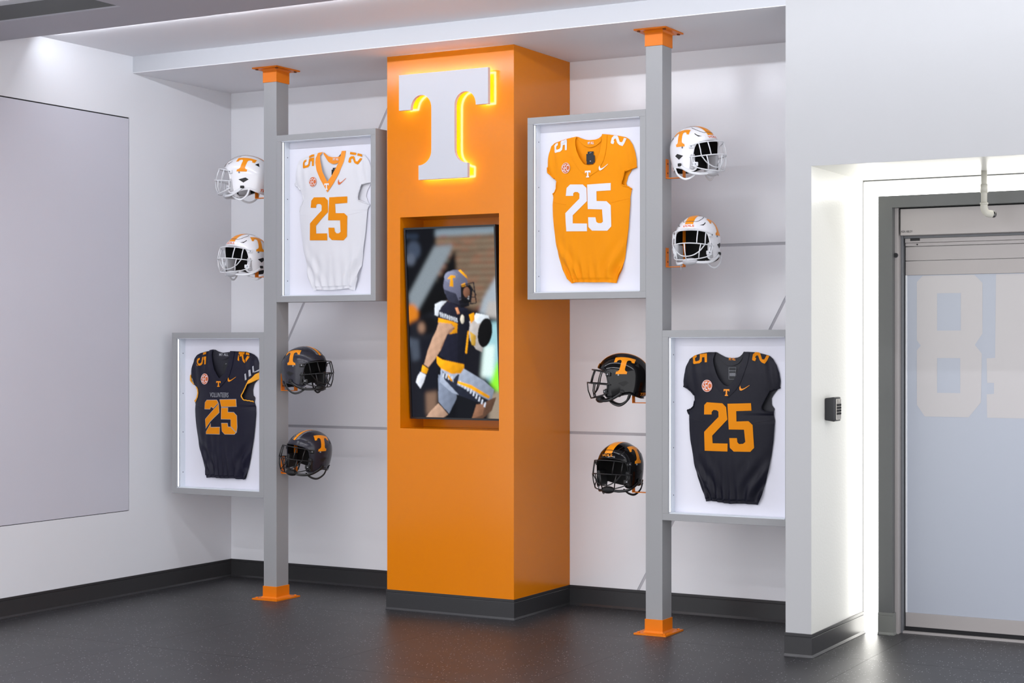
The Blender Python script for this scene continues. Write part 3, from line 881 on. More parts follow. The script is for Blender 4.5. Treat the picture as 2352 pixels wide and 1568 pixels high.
# outlines of the four jerseys, metres in the plane of the boxes (x, z)
JERSEY = {
 'lr': dict(
  L=[(3.937,1.511),(3.893,1.510),(3.849,1.504),(3.805,1.491),(3.777,1.473),(3.756,1.434),(3.744,1.391),(3.739,1.355),(3.740,1.328),(3.765,1.317),(3.789,1.303),(3.809,1.282),(3.811,1.250),(3.805,1.221),(3.785,1.207),(3.762,1.199),(3.773,1.178),(3.776,1.143),(3.776,1.100),(3.781,1.043),(3.793,0.987),(3.807,0.916),(3.825,0.846),(3.849,0.783),(3.879,0.717)],
  R=[(4.102,1.513),(4.164,1.510),(4.210,1.502),(4.249,1.492),(4.270,1.475),(4.291,1.444),(4.306,1.402),(4.313,1.361),(4.310,1.326),(4.256,1.310),(4.237,1.277),(4.222,1.249),(4.210,1.224),(4.213,1.210),(4.226,1.202),(4.276,1.198),(4.275,1.181),(4.281,1.153),(4.278,1.111),(4.272,1.042),(4.260,0.965),(4.245,0.895),(4.226,0.825),(4.206,0.762),(4.183,0.712)],
  RB=[(4.102,1.513),(4.164,1.510),(4.210,1.502),(4.249,1.492),(4.270,1.475),(4.291,1.444),(4.306,1.402),(4.311,1.361),(4.306,1.325),(4.276,1.291),(4.263,1.270),(4.264,1.236),(4.281,1.215),(4.276,1.198),(4.275,1.181),(4.281,1.153),(4.278,1.111),(4.272,1.042)],
  B=[(3.879,0.717),(3.913,0.722),(3.968,0.716),(4.024,0.711),(4.078,0.715),(4.148,0.714),(4.183,0.711)],
  NL=[(3.937,1.511),(3.925,1.477),(3.929,1.449),(3.945,1.407),(3.968,1.365),(4.000,1.335),(4.020,1.331)],
  NR=[(4.102,1.513),(4.096,1.457),(4.080,1.415),(4.061,1.373),(4.039,1.344),(4.020,1.331)],
  NB=[(3.937,1.511),(3.968,1.495),(4.000,1.481),(4.039,1.478),(4.074,1.483),(4.090,1.495),(4.102,1.513)],
  n2=[[(3.879,1.180),(3.879,1.230),(3.895,1.245),(3.990,1.241),(4.012,1.221),(4.020,1.156),(3.929,1.069),(3.932,1.029),(4.021,1.030),(4.020,0.988),(3.882,0.988),(3.879,1.088),(3.968,1.169),(3.967,1.197),(3.956,1.204),(3.937,1.205),(3.926,1.194),(3.926,1.181)]],
  n5=[[(4.020,1.239),(4.155,1.244),(4.158,1.205),(4.071,1.201),(4.073,1.147),(4.142,1.150),(4.165,1.130),(4.172,1.011),(4.151,0.990),(4.057,0.989),(4.034,1.008),(4.031,1.059),(4.076,1.060),(4.078,1.039),(4.088,1.029),(4.111,1.031),(4.124,1.041),(4.117,1.105),(4.028,1.104)]],
  sec=[(3.895,1.364),(3.895,1.299)],
  tee=[(3.998,1.316),(4.032,1.280)],
  swoosh=[(4.088,1.338),(4.148,1.307)],
  tag=[(4.014,1.430),(4.057,1.367)],
  txt=[(4.017,1.483),(4.056,1.465)],
  s5=[(3.796,1.504),(3.890,1.446)],
  s2=[(4.154,1.511),(4.249,1.450)],
 ),
 'ur': dict(
  L=[(3.075,2.701),(3.038,2.699),(3.005,2.693),(2.963,2.685),(2.921,2.673),(2.900,2.657),(2.889,2.625),(2.880,2.583),(2.876,2.540),(2.878,2.512),(2.904,2.493),(2.925,2.475),(2.942,2.455),(2.939,2.431),(2.938,2.417),(2.925,2.399),(2.910,2.389),(2.914,2.368),(2.911,2.325),(2.914,2.261),(2.921,2.197),(2.933,2.118),(2.950,2.040),(2.975,1.968),(3.009,1.918),(3.036,1.889)],
  R=[(3.234,2.706),(3.277,2.701),(3.333,2.692),(3.382,2.681),(3.404,2.668),(3.426,2.638),(3.442,2.595),(3.450,2.554),(3.451,2.515),(3.383,2.494),(3.375,2.467),(3.364,2.436),(3.362,2.422),(3.378,2.413),(3.398,2.410),(3.420,2.396),(3.412,2.354),(3.412,2.320),(3.407,2.257),(3.402,2.188),(3.391,2.105),(3.378,2.022),(3.362,1.963),(3.341,1.925),(3.325,1.886)],
  RB=[(3.234,2.706),(3.277,2.701),(3.333,2.692),(3.382,2.681),(3.404,2.668),(3.426,2.638),(3.442,2.595),(3.447,2.554),(3.446,2.514),(3.426,2.506),(3.398,2.466),(3.386,2.428),(3.398,2.407),(3.420,2.396),(3.412,2.354),(3.412,2.320),(3.407,2.257)],
  B=[(3.036,1.889),(3.063,1.895),(3.129,1.894),(3.195,1.892),(3.260,1.892),(3.325,1.886)],
  NL=[(3.075,2.701),(3.065,2.686),(3.067,2.658),(3.079,2.622),(3.104,2.578),(3.133,2.542),(3.166,2.534)],
  NR=[(3.234,2.706),(3.236,2.656),(3.232,2.607),(3.220,2.572),(3.199,2.538),(3.166,2.534)],
  NB=[(3.075,2.701),(3.113,2.684),(3.154,2.676),(3.195,2.678),(3.228,2.688),(3.234,2.706)],
  n2=[[(3.014,2.373),(3.018,2.417),(3.042,2.435),(3.127,2.431),(3.152,2.411),(3.156,2.338),(3.063,2.264),(3.063,2.219),(3.156,2.215),(3.155,2.173),(3.018,2.177),(3.012,2.277),(3.106,2.354),(3.106,2.381),(3.094,2.391),(3.075,2.392),(3.065,2.385),(3.065,2.371)]],
  n5=[[(3.156,2.429),(3.303,2.432),(3.303,2.392),(3.216,2.390),(3.218,2.336),(3.279,2.333),(3.304,2.310),(3.307,2.195),(3.283,2.172),(3.188,2.175),(3.165,2.196),(3.164,2.249),(3.211,2.247),(3.216,2.222),(3.228,2.215),(3.246,2.214),(3.257,2.222),(3.252,2.289),(3.162,2.294)]],
  sec=[(3.011,2.558),(3.011,2.498)],
  tee=[(3.143,2.505),(3.179,2.468)],
  swoosh=[(3.228,2.537),(3.286,2.501)],
  tag=[(3.136,2.614),(3.188,2.544)],
  txt=[(3.146,2.669),(3.185,2.651)],
  s5=[(2.922,2.684),(3.013,2.617)],
  s2=[(3.293,2.694),(3.388,2.632)],
 ),
 'ul': dict(
  L=[(1.275,2.712),(1.228,2.707),(1.196,2.704),(1.150,2.695),(1.103,2.681),(1.079,2.668),(1.065,2.629),(1.056,2.586),(1.053,2.535),(1.056,2.520),(1.079,2.508),(1.098,2.489),(1.117,2.460),(1.126,2.430),(1.114,2.409),(1.092,2.387),(1.087,2.359),(1.092,2.308),(1.098,2.250),(1.110,2.177),(1.126,2.097),(1.145,2.017),(1.163,1.952),(1.191,1.897),(1.201,1.878)],
  R=[(1.418,2.711),(1.462,2.708),(1.516,2.699),(1.561,2.688),(1.592,2.674),(1.617,2.644),(1.634,2.594),(1.641,2.551),(1.638,2.516),(1.572,2.504),(1.563,2.477),(1.552,2.449),(1.548,2.420),(1.554,2.409),(1.624,2.382),(1.615,2.368),(1.608,2.347),(1.604,2.305),(1.597,2.234),(1.586,2.164),(1.574,2.086),(1.565,2.022),(1.543,1.962),(1.541,1.945),(1.527,1.909),(1.513,1.874)],
  RB=[(1.418,2.711),(1.462,2.708),(1.516,2.699),(1.561,2.688),(1.592,2.674),(1.617,2.644),(1.634,2.594),(1.640,2.551),(1.634,2.514),(1.631,2.502),(1.606,2.467),(1.597,2.433),(1.608,2.407),(1.624,2.382),(1.615,2.368),(1.608,2.347),(1.604,2.305)],
  B=[(1.201,1.878),(1.242,1.883),(1.307,1.879),(1.371,1.880),(1.426,1.884),(1.471,1.888),(1.498,1.878),(1.513,1.874)],
  NL=[(1.275,2.712),(1.254,2.688),(1.265,2.648),(1.288,2.589),(1.327,2.528)],
  NR=[(1.418,2.711),(1.406,2.648),(1.389,2.606),(1.362,2.564),(1.327,2.528)],
  NB=[(1.275,2.712),(1.316,2.684),(1.353,2.675),(1.389,2.676),(1.415,2.683),(1.418,2.711)],
  n2=[[(1.196,2.377),(1.200,2.420),(1.222,2.439),(1.309,2.436),(1.333,2.416),(1.337,2.346),(1.242,2.266),(1.244,2.220),(1.331,2.218),(1.331,2.176),(1.190,2.181),(1.192,2.283),(1.288,2.356),(1.288,2.386),(1.276,2.396),(1.252,2.398),(1.242,2.390),(1.242,2.375)]],
  n5=[[(1.344,2.434),(1.480,2.434),(1.480,2.395),(1.389,2.393),(1.394,2.337),(1.457,2.335),(1.480,2.316),(1.475,2.195),(1.451,2.173),(1.366,2.177),(1.345,2.196),(1.342,2.252),(1.386,2.250),(1.389,2.227),(1.401,2.216),(1.418,2.216),(1.431,2.225),(1.428,2.293),(1.339,2.296)]],
  CL=[(1.235,2.708),(1.221,2.679),(1.223,2.650),(1.238,2.606),(1.270,2.547),(1.330,2.464)],
  CR=[(1.450,2.710),(1.442,2.646),(1.417,2.576),(1.380,2.520),(1.330,2.464)],
  sec=[(1.212,2.564),(1.212,2.502)],
  tee=[(1.307,2.518),(1.343,2.479)],
  swoosh=[(1.410,2.544),(1.469,2.504)],
  tag=[(1.341,2.613),(1.398,2.555)],
  txt=[(1.353,2.672),(1.397,2.654)],
  s5=[(1.118,2.683),(1.213,2.619)],
  s2=[(1.475,2.676),(1.570,2.622)],
 ),
 'll': dict(
  L=[(0.398,1.522),(0.370,1.514),(0.332,1.509),(0.279,1.499),(0.245,1.484),(0.226,1.463),(0.213,1.419),(0.202,1.383),(0.197,1.358),(0.195,1.326),(0.207,1.315),(0.226,1.301),(0.252,1.285),(0.265,1.269),(0.268,1.248),(0.255,1.219),(0.229,1.195),(0.238,1.175),(0.236,1.125),(0.240,1.075),(0.252,1.003),(0.265,0.932),(0.289,0.854),(0.312,0.783),(0.332,0.737),(0.343,0.715)],
  R=[(0.535,1.512),(0.657,1.508),(0.698,1.499),(0.726,1.489),(0.749,1.471),(0.768,1.429),(0.772,1.405),(0.766,1.380),(0.768,1.345),(0.683,1.309),(0.671,1.288),(0.652,1.252),(0.640,1.235),(0.657,1.210),(0.722,1.201),(0.726,1.196),(0.738,1.169),(0.740,1.127),(0.733,1.057),(0.722,0.972),(0.703,0.880),(0.686,0.809),(0.680,0.788),(0.659,0.727),(0.651,0.715)],
  RB=[(0.535,1.512),(0.610,1.511),(0.657,1.508),(0.698,1.499),(0.726,1.489),(0.749,1.471),(0.768,1.429),(0.770,1.405),(0.764,1.380),(0.764,1.345),(0.758,1.338),(0.726,1.310),(0.714,1.274),(0.717,1.239),(0.735,1.225),(0.726,1.196),(0.738,1.169),(0.740,1.127)],
  B=[(0.343,0.715),(0.384,0.720),(0.432,0.717),(0.498,0.717),(0.554,0.720),(0.601,0.716),(0.651,0.715)],
  NL=[(0.398,1.522),(0.386,1.506),(0.384,1.484),(0.398,1.442),(0.422,1.392),(0.465,1.341)],
  NR=[(0.535,1.512),(0.533,1.478),(0.526,1.421),(0.507,1.371),(0.465,1.341)],
  NB=[(0.398,1.522),(0.446,1.502),(0.488,1.498),(0.531,1.500),(0.535,1.512)],
  n2=[[(0.344,1.149),(0.346,1.188),(0.363,1.204),(0.449,1.206),(0.462,1.189),(0.422,1.155),(0.403,1.165),(0.392,1.149)],[(0.466,1.183),(0.471,1.129),(0.394,1.071),(0.355,1.029),(0.351,1.084),(0.441,1.159)],[(0.355,0.993),(0.355,1.004),(0.396,1.057),(0.396,1.034),(0.474,1.037),(0.471,0.994)]],
  n5=[[(0.474,1.208),(0.603,1.212),(0.607,1.169),(0.488,1.165)],[(0.488,1.158),(0.540,1.159),(0.540,1.131),(0.587,1.131),(0.610,1.111),(0.612,1.040),(0.607,1.010),(0.565,1.046),(0.565,1.089),(0.488,1.089)],[(0.490,1.062),(0.538,1.063),(0.542,1.040),(0.563,1.040),(0.603,1.006),(0.592,0.996),(0.515,0.995),(0.493,1.013)]],
  sec=[(0.340,1.371),(0.340,1.302)],
  tee=[(0.446,1.324),(0.482,1.289)],
  swoosh=[(0.535,1.352),(0.601,1.319)],
  tag=[(0.474,1.438),(0.524,1.375)],
  txt=[(0.446,1.500),(0.521,1.479)],
  vol=[(0.392,1.253),(0.543,1.224)],
  s5=[(0.258,1.478),(0.341,1.417)],
  s2=[(0.601,1.498),(0.688,1.436)],
 ),
}

# ------------------------------------------------------------------ jerseys
def lerp_table(pts):
    """pts (x,z) with falling z -> function x(z)"""
    P = sorted(((z, x) for x, z in pts))
    zz = np.array([p[0] for p in P])
    xx = np.array([p[1] for p in P])
    return lambda z: float(np.interp(z, zz, xx))
def along(P, n):
    P = [Vector(p) for p in P]
    d = [0]
    for a, b in zip(P, P[1:]): d.append(d[-1]+(b-a).length)
    out = []
    for i in range(n):
        s = d[-1]*i/(n-1)
        k_ = max(j for j in range(len(d)) if d[j] <= s+1e-9)
        k_ = min(k_, len(P)-2)
        t = (s-d[k_])/max(1e-9, d[k_+1]-d[k_])
        out.append(P[k_].lerp(P[k_+1], min(1, t)))
    return out
YBACK = YP+.068
S5 = [(275, 300), (310, 262), (365, 245), (370, 290), (335, 320), (345, 375), (370, 390), (420, 375), (440, 345), (430, 230), (605, 210), (620, 405), (570, 410), (555, 295), (490, 300), (490, 390), (445, 430), (320, 450), (295, 430)]
S2 = [(1645, 235), (1690, 188), (1770, 195), (1800, 225), (1850, 345), (1895, 350), (1935, 255), (1998, 270), (1915, 440), (1850, 415), (1800, 370), (1745, 260), (1710, 265), (1690, 300), (1715, 325), (1700, 385), (1650, 370), (1635, 350)]
def fit(shape, bx_):
    xs_ = [p[0] for p in shape]
    ys_ = [p[1] for p in shape]
    (u0, v0), (u1, v1) = bx_
    return [(u0+(x-min(xs_))/(max(xs_)-min(xs_))*(u1-u0), v0+(y-min(ys_))/(max(ys_)-min(ys_))*(v1-v0)) for x, y in shape]
SWOOSH = [(0, .42), (.1, .1), (.13, .45), (.2, .6), (.32, .62), (.55, .45), (.97, 0), (1, .04), (.45, .72), (.2, .95), (.05, .9), (0, .68)]
def make_jersey(key, label, cloth, cloth_in, num, collar=None, teemat=None, seed=0):
    D = JERSEY[key]
    zmin = min(z for x, z in D['B'])
    cxm = (D['B'][0][0]+D['B'][-1][0])/2
    O = Vector((cxm, YBACK-.004, zmin))
    L, R, RB = lerp_table(D['L']), lerp_table(D['R']), lerp_table(D['RB']+D['R'][-6:])
    NL, NR = lerp_table(D['NL']), lerp_table(D['NR'])
    vb = D['NL'][-1]
    topL, topR = D['L'][0][1], D['R'][0][1]
    ztop = max(topL, topR)
    botx = np.array([p[0] for p in D['B']])
    botz = np.array([p[1] for p in D['B']])
    def smooth(f, z):
        return sum(f(z+d) for d in (-.05, -.025, 0, .025, .05))/5
    H_ = ztop-zmin
    def height(u, z):
        l, r = smooth(L, z), smooth(RB if z > D['R'][16][1] else R, z)
        l -= .006
        r += .006
        s = min(1, max(0, (u-l)/(r-l)))
        e = abs(2*s-1)
        f = (z-zmin)/H_
        B = .034*(.55+.45*math.sin(math.pi*min(1, max(0, f*.9+.06))))
        if f > .86: B *= max(.25, 1-(f-.86)*4.5)
        h = B*max(0, 1-e**2.6)**.7
        # gathers above the elastic hem
        a = math.exp(-f/.13)
        side = (abs(s-.5)*2)
        h += a*(.007+.007*side)*math.sin((s-.5)*(46+10*math.sin(seed+3*s))+seed+f*9*(1 if s > .5 else -1))
        # slanting pulls at the sides
        dp = (s-.5)*2
        w = math.exp(-((f-.15)/.12)**2)
        h += w*.012*math.sin(26*(abs(dp)*.55-f*1.1)+seed)*max(0, abs(dp)-.15)
        # sleeve folds
        w2 = 1/(1+math.exp(-(f-.74)*40))
        h += w2*.004*math.sin(u*95+seed*2+f*14)*min(1, max(0, (e-.45)*2.5))
        h += .003*noise.noise((u*7+seed, z*6, seed*1.7))
        # elastic band
        if f < .022: h = h*.55+.002
        return max(.0015, h)
    def surf(off=0.0):
        def fn(u, v):
            z = v
            if z-zmin < .06:
                z = z+(float(np.interp(u, botx, botz))-zmin)*(1-(z-zmin)/.06)
            return Vector((u, O.y-height(u, v)-off, z))-O
        return fn
    S0 = surf()
    t = empty('jersey', O)
    tag(t, label, 'jersey', 'framed football jerseys')
    # front
    zs_ = sorted(set([round(z, 4) for x, z in D['L']+D['R']+D['NL']+D['NR']]+[round(zmin+i*.009, 4) for i in range(int(H_/.009)+1)]+[round(zmin+i*.002, 4) for i in range(10)]))
    zz = [zs_[0]]
    for z in zs_[1:]:
        if z-zz[-1] > .0012: zz.append(z)
    bm = bmesh.new()
    N = 30
    for side in (0, 1):
        rows = []
        top = topL if side == 0 else topR
        for z in zz:
            if z > top+1e-6 or z < zmin: continue
            inn = vb[0] if z <= vb[1] else (NL(z) if side == 0 else NR(z))
            inn = inn if z <= vb[1] else inn
            out = L(z) if side == 0 else R(z)
            row = []
            for i in range(N+1):
                q = i/N
                u = inn+(out-inn)*q
                row.append(bm.verts.new(S0(u, z)))
            rows.append(row)
        for A, B in zip(rows, rows[1:]):
            for i in range(N):
                q = (A[i], A[i+1], B[i+1], B[i])
                bm.faces.new(q if side else q[::-1])
    bmesh.ops.remove_doubles(bm, verts=bm.verts[:], dist=2e-5)
    for e in bm.edges: e.smooth = True
    me_ = to_mesh(bm, 'front', smooth=True, recalc=False)
    link('front', me_, cloth, t)
    # back panel seen through the neck and arm openings
    bm = bmesh.new()
    nb = D['NB']
    nbf = lambda u: float(np.interp(u, [p[0] for p in nb], [p[1] for p in nb]))
    rows = []
    for z in zz:
        l, r = L(z)+.004, (RB(z) if z > D['R'][16][1] else R(z))-.002
        rows.append([(l+(r-l)*i/40, z) for i in range(41)])
    V_ = [[None]*41 for _ in rows]
    for a, row in enumerate(rows):
        for i, (u, z) in enumerate(row):
            zc = z
            if nb[0][0] < u < nb[-1][0]: zc = min(z, nbf(u))
            elif u <= nb[0][0]: zc = min(z, topL)
            else: zc = min(z, topR)
            h = .0012+.006*max(0, 1-abs(2*i/40-1)**3)
            if z-zmin < .06: zc += (float(np.interp(u, botx, botz))-zmin)*(1-(z-zmin)/.06)+.0005
            V_[a][i] = bm.verts.new(Vector((u, O.y-h*.4, zc))-O)
    for A, B in zip(V_, V_[1:]):
        for i in range(40): bm.faces.new((A[i], B[i], B[i+1], A[i+1]))
    bmesh.ops.dissolve_degenerate(bm, edges=bm.edges[:], dist=1e-5)
    link('back', to_mesh(bm, 'back', smooth=True), cloth_in, t)
    # collar band
    if 'CL' in D:
        ol, orr = D['CL'], D['CR']
    else:
        def offs(P, s):
            out = []
            for i, p in enumerate(P):
                a, b = Vector(P[max(0, i-1)]), Vector(P[min(len(P)-1, i+1)])
                d = (b-a).normalized()
                n = Vector((d.y, -d.x))*s
                out.append(tuple(Vector(p)+n*(.03+.016*i/(len(P)-1))))
            out[0] = (P[0][0]-s*.034 if False else P[0][0]+(-.034 if s > 0 else .034), P[0][1]+(-.004))
            out[-1] = (P[-1][0], P[-1][1]-.062)
            return out
        ol, orr = offs(D['NL'], 1), offs(D['NR'], -1)
    S1 = surf(.0025)
    bm = bmesh.new()
    nseg = 40
    I = along(D['NL'], nseg)+along(D['NR'], nseg)[::-1][1:]
    Oo = along(ol, nseg)+along(orr, nseg)[::-1][1:]
    rows = []
    for a, b in zip(I, Oo):
        rows.append([bm.verts.new(S1(*a.lerp(b, q/4))+Vector((0, -.0012*math.sin(math.pi*q/4), 0))) for q in range(5)])
    for A, B in zip(rows, rows[1:]):
        for q in range(4): bm.faces.new((A[q], B[q], B[q+1], A[q+1]))
    cl_ = link('collar', to_mesh(bm, 'collar', smooth=True), collar or cloth, t)
    bm = bmesh.new()
    nbp = along(nb, 30)
    A = [bm.verts.new(Vector((p.x, O.y-.006-.004*math.sin(math.pi*i/29), p.y))-O) for i, p in enumerate(nbp)]
    B = [bm.verts.new(Vector((cx_, O.y-.0052-.004*math.sin(math.pi*i/29), p.y-.012-.028*math.sin(math.pi*i/29)))-O) for i, (p, cx_) in enumerate(zip(nbp, [p.x for p in nbp]))]
    for i in range(29): bm.faces.new((A[i], A[i+1], B[i+1], B[i]))
    link('collar_back', to_mesh(bm, 'collar_back', smooth=True), collar or cloth_in, t)
    flat = lambda off: (lambda u, v: Vector((u, O.y-.0115-off, v))-O)
    # front numbers
    S2f = surf(.002)
    for nm, lab in (('n2', 'number_two'), ('n5', 'number_five')):
        if key == 'll':
            art(lab+'_outline', [shrink(p, -.0025) for p in D[nm]], S2f, M['silver'], t)
            art(lab, D[nm], surf(.0032), num, t)
        else:
            art(lab, D[nm], S2f, num, t)
    # shoulder numbers, running over the shoulder line
    S3 = surf(.002)
    def keep(p):
        return all(abs(a-vb[0]) < .5 for a, _ in p)
    p5, p2 = fit(S5, D['s5']), fit(S2, D['s2'])
    if key == 'll':
        def stencil(p, cuts, nm):
            bm = bmesh.new()
            bm.faces.new([bm.verts.new((u, v, 0)) for u, v in p])
            bm.normal_update()
            bmesh.ops.triangulate(bm, faces=bm.faces[:])
            for co, no, w in cuts:
                n = Vector(no).normalized()
                for s in (-1, 1):
                    bmesh.ops.bisect_plane(bm, geom=bm.verts[:]+bm.edges[:]+bm.faces[:], plane_co=Vector(co)+n*w*s, plane_no=n, dist=1e-7)
                kill = [f for f in bm.faces if abs((f.calc_center_median()-Vector(co)).dot(n)) < w*.999]
                bmesh.ops.delete(bm, geom=kill, context='FACES')
            return art(nm, None, S3, num, t, textbm=bm)
        cu, cv = np.mean([p[0] for p in p5]), np.mean([p[1] for p in p5])
        stencil(p5, [((cu+.025, cv, 0), (1, .15, 0), .003), ((cu-.03, cv-.012, 0), (1, .9, 0), .003)], 'shoulder_number_five')
        cu, cv = np.mean([p[0] for p in p2]), np.mean([p[1] for p in p2])
        stencil(p2, [((cu-.022, cv+.005, 0), (1, .3, 0), .003), ((cu+.028, cv-.008, 0), (1, .25, 0), .003)], 'shoulder_number_two')
    else:
        art('shoulder_number_five', [p5], S3, num, t)
        art('shoulder_number_two', [p2], S3, num, t)
    # the other digit just showing over the top of each shoulder
    if key != 'lr':
        a5 = max(v for u, v in p5)
        a2 = max(v for u, v in p2)
        u0, u1 = D['s5'][0][0], D['s5'][1][0]
        w0, w1 = D['s2'][0][0], D['s2'][1][0]
        def strip(u_a, u_b, ins):
            out = []
            for u in np.linspace(u_a, u_b, 6): out.append((u, top_at(u)-ins-.002))
            return out+[(u, top_at(u)-ins-.016) for u in np.linspace(u_b, u_a, 6)]
        Lp, Rp = D['L'][:7], D['R'][:7]
        def top_at(u):
            if u < vb[0]:
                P = sorted(Lp)
            else:
                P = sorted(Rp)
            return float(np.interp(u, [p[0] for p in P], [p[1] for p in P]))
        S3 = surf(.0034)
        art('over_shoulder_digit', [strip(u0+.045*1, u1-.006, .001)], S3, num, t)
        if key != 'ur':
            art('over_shoulder_digit', [strip(w0+.004, w0+.052, .001)], S3, num, t)
            art('over_shoulder_digit', [strip(w0+.06, w1-.002, .001)], S3, num, t)
    # patch with letters
    (su, sv1), (_, sv0) = D['sec']
    r_, cv = (sv1-sv0)/2, (sv0+sv1)/2
    S4, S5_, S6 = surf(.0026), surf(.0036), surf(.0042)
    disc = lambda rr: [[(su+rr*math.cos(2*math.pi*i/32), cv+rr*math.sin(2*math.pi*i/32)) for i in range(32)]]
    pt = art('conference_patch', disc(r_), S4, M['patch'], t)
    if key == 'ul':
        art('patch_ring', disc(r_*.88), S5_, M['patch'], pt)
    tb = text_bm('SEC', width=r_*1.5, height=r_*1.02, cx=su, cy=cv, bold=.0)
    for v in tb.verts:      # letters swell to fill the circle
        q = (v.co.x-su)/r_
        v.co.y = cv+(v.co.y-cv)*(1.42-.95*q*q)
    art('patch_letters', None, S6, M['white'], pt, textbm=tb, step=.009)
    ring = []
    bm = bmesh.new()
    n = 40
    A = [bm.verts.new((su+r_*.97*math.cos(2*math.pi*i/n), cv+r_*.97*math.sin(2*math.pi*i/n), 0)) for i in range(n)]
    B = [bm.verts.new((su+r_*.90*math.cos(2*math.pi*i/n), cv+r_*.90*math.sin(2*math.pi*i/n), 0)) for i in range(n)]
    for i in range(n): bm.faces.new((A[i], A[(i+1) % n], B[(i+1) % n], B[i]))
    art('patch_rim', None, surf(.0038), M['white'], pt, textbm=bm)
    # small letter at the point of the collar, swoosh
    (u0, v1), (u1, v0) = D['tee']
    art('small_letter', [[(u0+(u1-u0)*x, v0+(v1-v0)*y) for x, y in power_t(3)]], surf(.006), teemat, t)
    (u0, v1), (u1, v0) = D['swoosh']
    art('swoosh', [[(u0+(u1-u0)*x, v1+(v0-v1)*y) for x, y in SWOOSH]], surf(.003), teemat if key != 'ul' else M['patch'], t)
    # labels inside the neck
    (u0, v1), (u1, v0) = D['tag']
    if key == 'lr':
        tg = art('size_tag', [[(u0, v0), (u1, v0), (u1, v1), (u0, v1)]], flat(-.004), M['tagblack'], t)
        for a in ((0, 1, .99, 1), (0, 1, .7, .72), (0, 1, 0, .01), (0, .02, 0, 1), (.98, 1, 0, 1)):
            art('tag_line', [[(u0+(u1-u0)*a[0], v0+(v1-v0)*a[2]), (u0+(u1-u0)*a[1], v0+(v1-v0)*a[2]), (u0+(u1-u0)*a[1], v0+(v1-v0)*a[3]), (u0+(u1-u0)*a[0], v0+(v1-v0)*a[3])]], flat(-.0036), M['silver'], tg)
        for i in range(4):
            y = .28+i*.07
            art('tag_print', [[(u0+(u1-u0)*.1, v0+(v1-v0)*y), (u0+(u1-u0)*.9, v0+(v1-v0)*y), (u0+(u1-u0)*.9, v0+(v1-v0)*(y+.025)), (u0+(u1-u0)*.1, v0+(v1-v0)*(y+.025))]], flat(-.0036), M['silver'], tg)
    else:
        w, h = u1-u0, v1-v0
        tg = art('size_tag', [[(u0, v0), (u0+w*.8, v0), (u0+w*.8, v0+h*.1), (u1, v0+h*.1), (u1, v0+h*.68), (u0+w*.85, v0+h*.68), (u0+w*.85, v1), (u0+w*.12, v1), (u0+w*.12, v0+h*.82), (u0-w*.04, v0+h*.82), (u0-w*.04, v0+h*.25), (u0, v0+h*.25)]], flat(-.004), M['tagblack'], t)
        art('tag_print', [[(u0+w*.35, v0+h*.86), (u0+w*.6, v0+h*.9), (u0+w*.58, v0+h*.93), (u0+w*.36, v0+h*.9)]], flat(-.0036), M['silver'], tg)
        art('tag_print', [[(u0+w*.4, v0+h*.2), (u0+w*.52, v0+h*.2), (u0+w*.52, v0+h*.28), (u0+w*.4, v0+h*.28)]], flat(-.0036), M['silver'], tg)
    (u0, v1), (u1, v0) = D['txt']
    art('collar_lettering', None, flat(.001), M['decal'] if key == 'lr' else (M['white'] if key != 'll' else M['silver']), t, textbm=text_bm('MY ALL', width=u1-u0, height=(v1-v0)*.8, cx=(u0+u1)/2, cy=(v0+v1)/2, bold=.02))
    if key == 'll':
        (u0, v1), (u1, v0) = D['vol']
        art('team_lettering', None, surf(.003), M['silver'], t, textbm=text_bm('VOLUNTEERS', width=u1-u0, height=v1-v0, cx=(u0+u1)/2, cy=(v0+v1)/2, bold=-.005))
    # sleeve hems and arm-opening binding
    cuff = M['band_yellow'] if key == 'll' else cloth
    def binding(P, nm, rr, mm):
        pts = [S0(p[0], p[1])+Vector((0, -.001, 0)) for p in along(P, 26)]
        pts = [p+Vector((0, .0012*math.sin(i*2.4), .0012*math.cos(i*2.1))) for i, p in enumerate(pts)]
        tube(nm, pts, rr, mm, t, seg=6)
    k9 = [i for i, p in enumerate(D['L']) if p[1] < D['L'][8][1]+.002][0]
    binding(D['L'][8:12], 'sleeve_hem', .0045, cuff)
    binding(D['R'][8:10], 'sleeve_hem', .0045, cuff)
    binding(D['R'][9:16], 'arm_binding', .0035, cuff)
    binding(D['L'][12:17], 'arm_binding', .0035, cuff)
    if key == 'll':
        # yellow cuffs with grey striping above them
        q = D['R']
        art('cuff', [[q[9], q[8], (q[7][0], q[7][1]+.0), (q[7][0]-.022, q[7][1]-.012), (q[9][0]+.012, q[9][1]+.022)]], surf(.004), M['band_yellow'], t)
        for i in range(3):
            f0 = i/3
            a = Vector(q[9]).lerp(Vector(q[7]), f0)+Vector((-.012, .02))
            art('sleeve_stripe', [[(a.x, a.y), (a.x+.014, a.y+.008), (a.x+.008, a.y+.045), (a.x-.004, a.y+.04)]], surf(.003), M['silver'], t)
        art('sleeve_stripe', [[(q[7][0]-.03, q[7][1]-.002), (q[7][0]-.003, q[7][1]+.008), (q[6][0]-.004, q[6][1]-.004), (q[6][0]-.03, q[6][1]-.02)]], surf(.003), M['silver'], t)
        q = D['L']
        art('cuff', [[q[8], q[9], q[10], (q[10][0]+.002, q[10][1]+.02), (q[8][0]+.004, q[8][1]+.03)]], surf(.004), M['band_yellow'], t)
        art('sleeve_stripe', [[(q[10][0]+.006, q[10][1]+.03), (q[10][0]+.018, q[10][1]+.02), (q[10][0]+.024, q[10][1]-.012), (q[10][0]+.014, q[10][1]-.006)]], surf(.003), M['silver'], t)
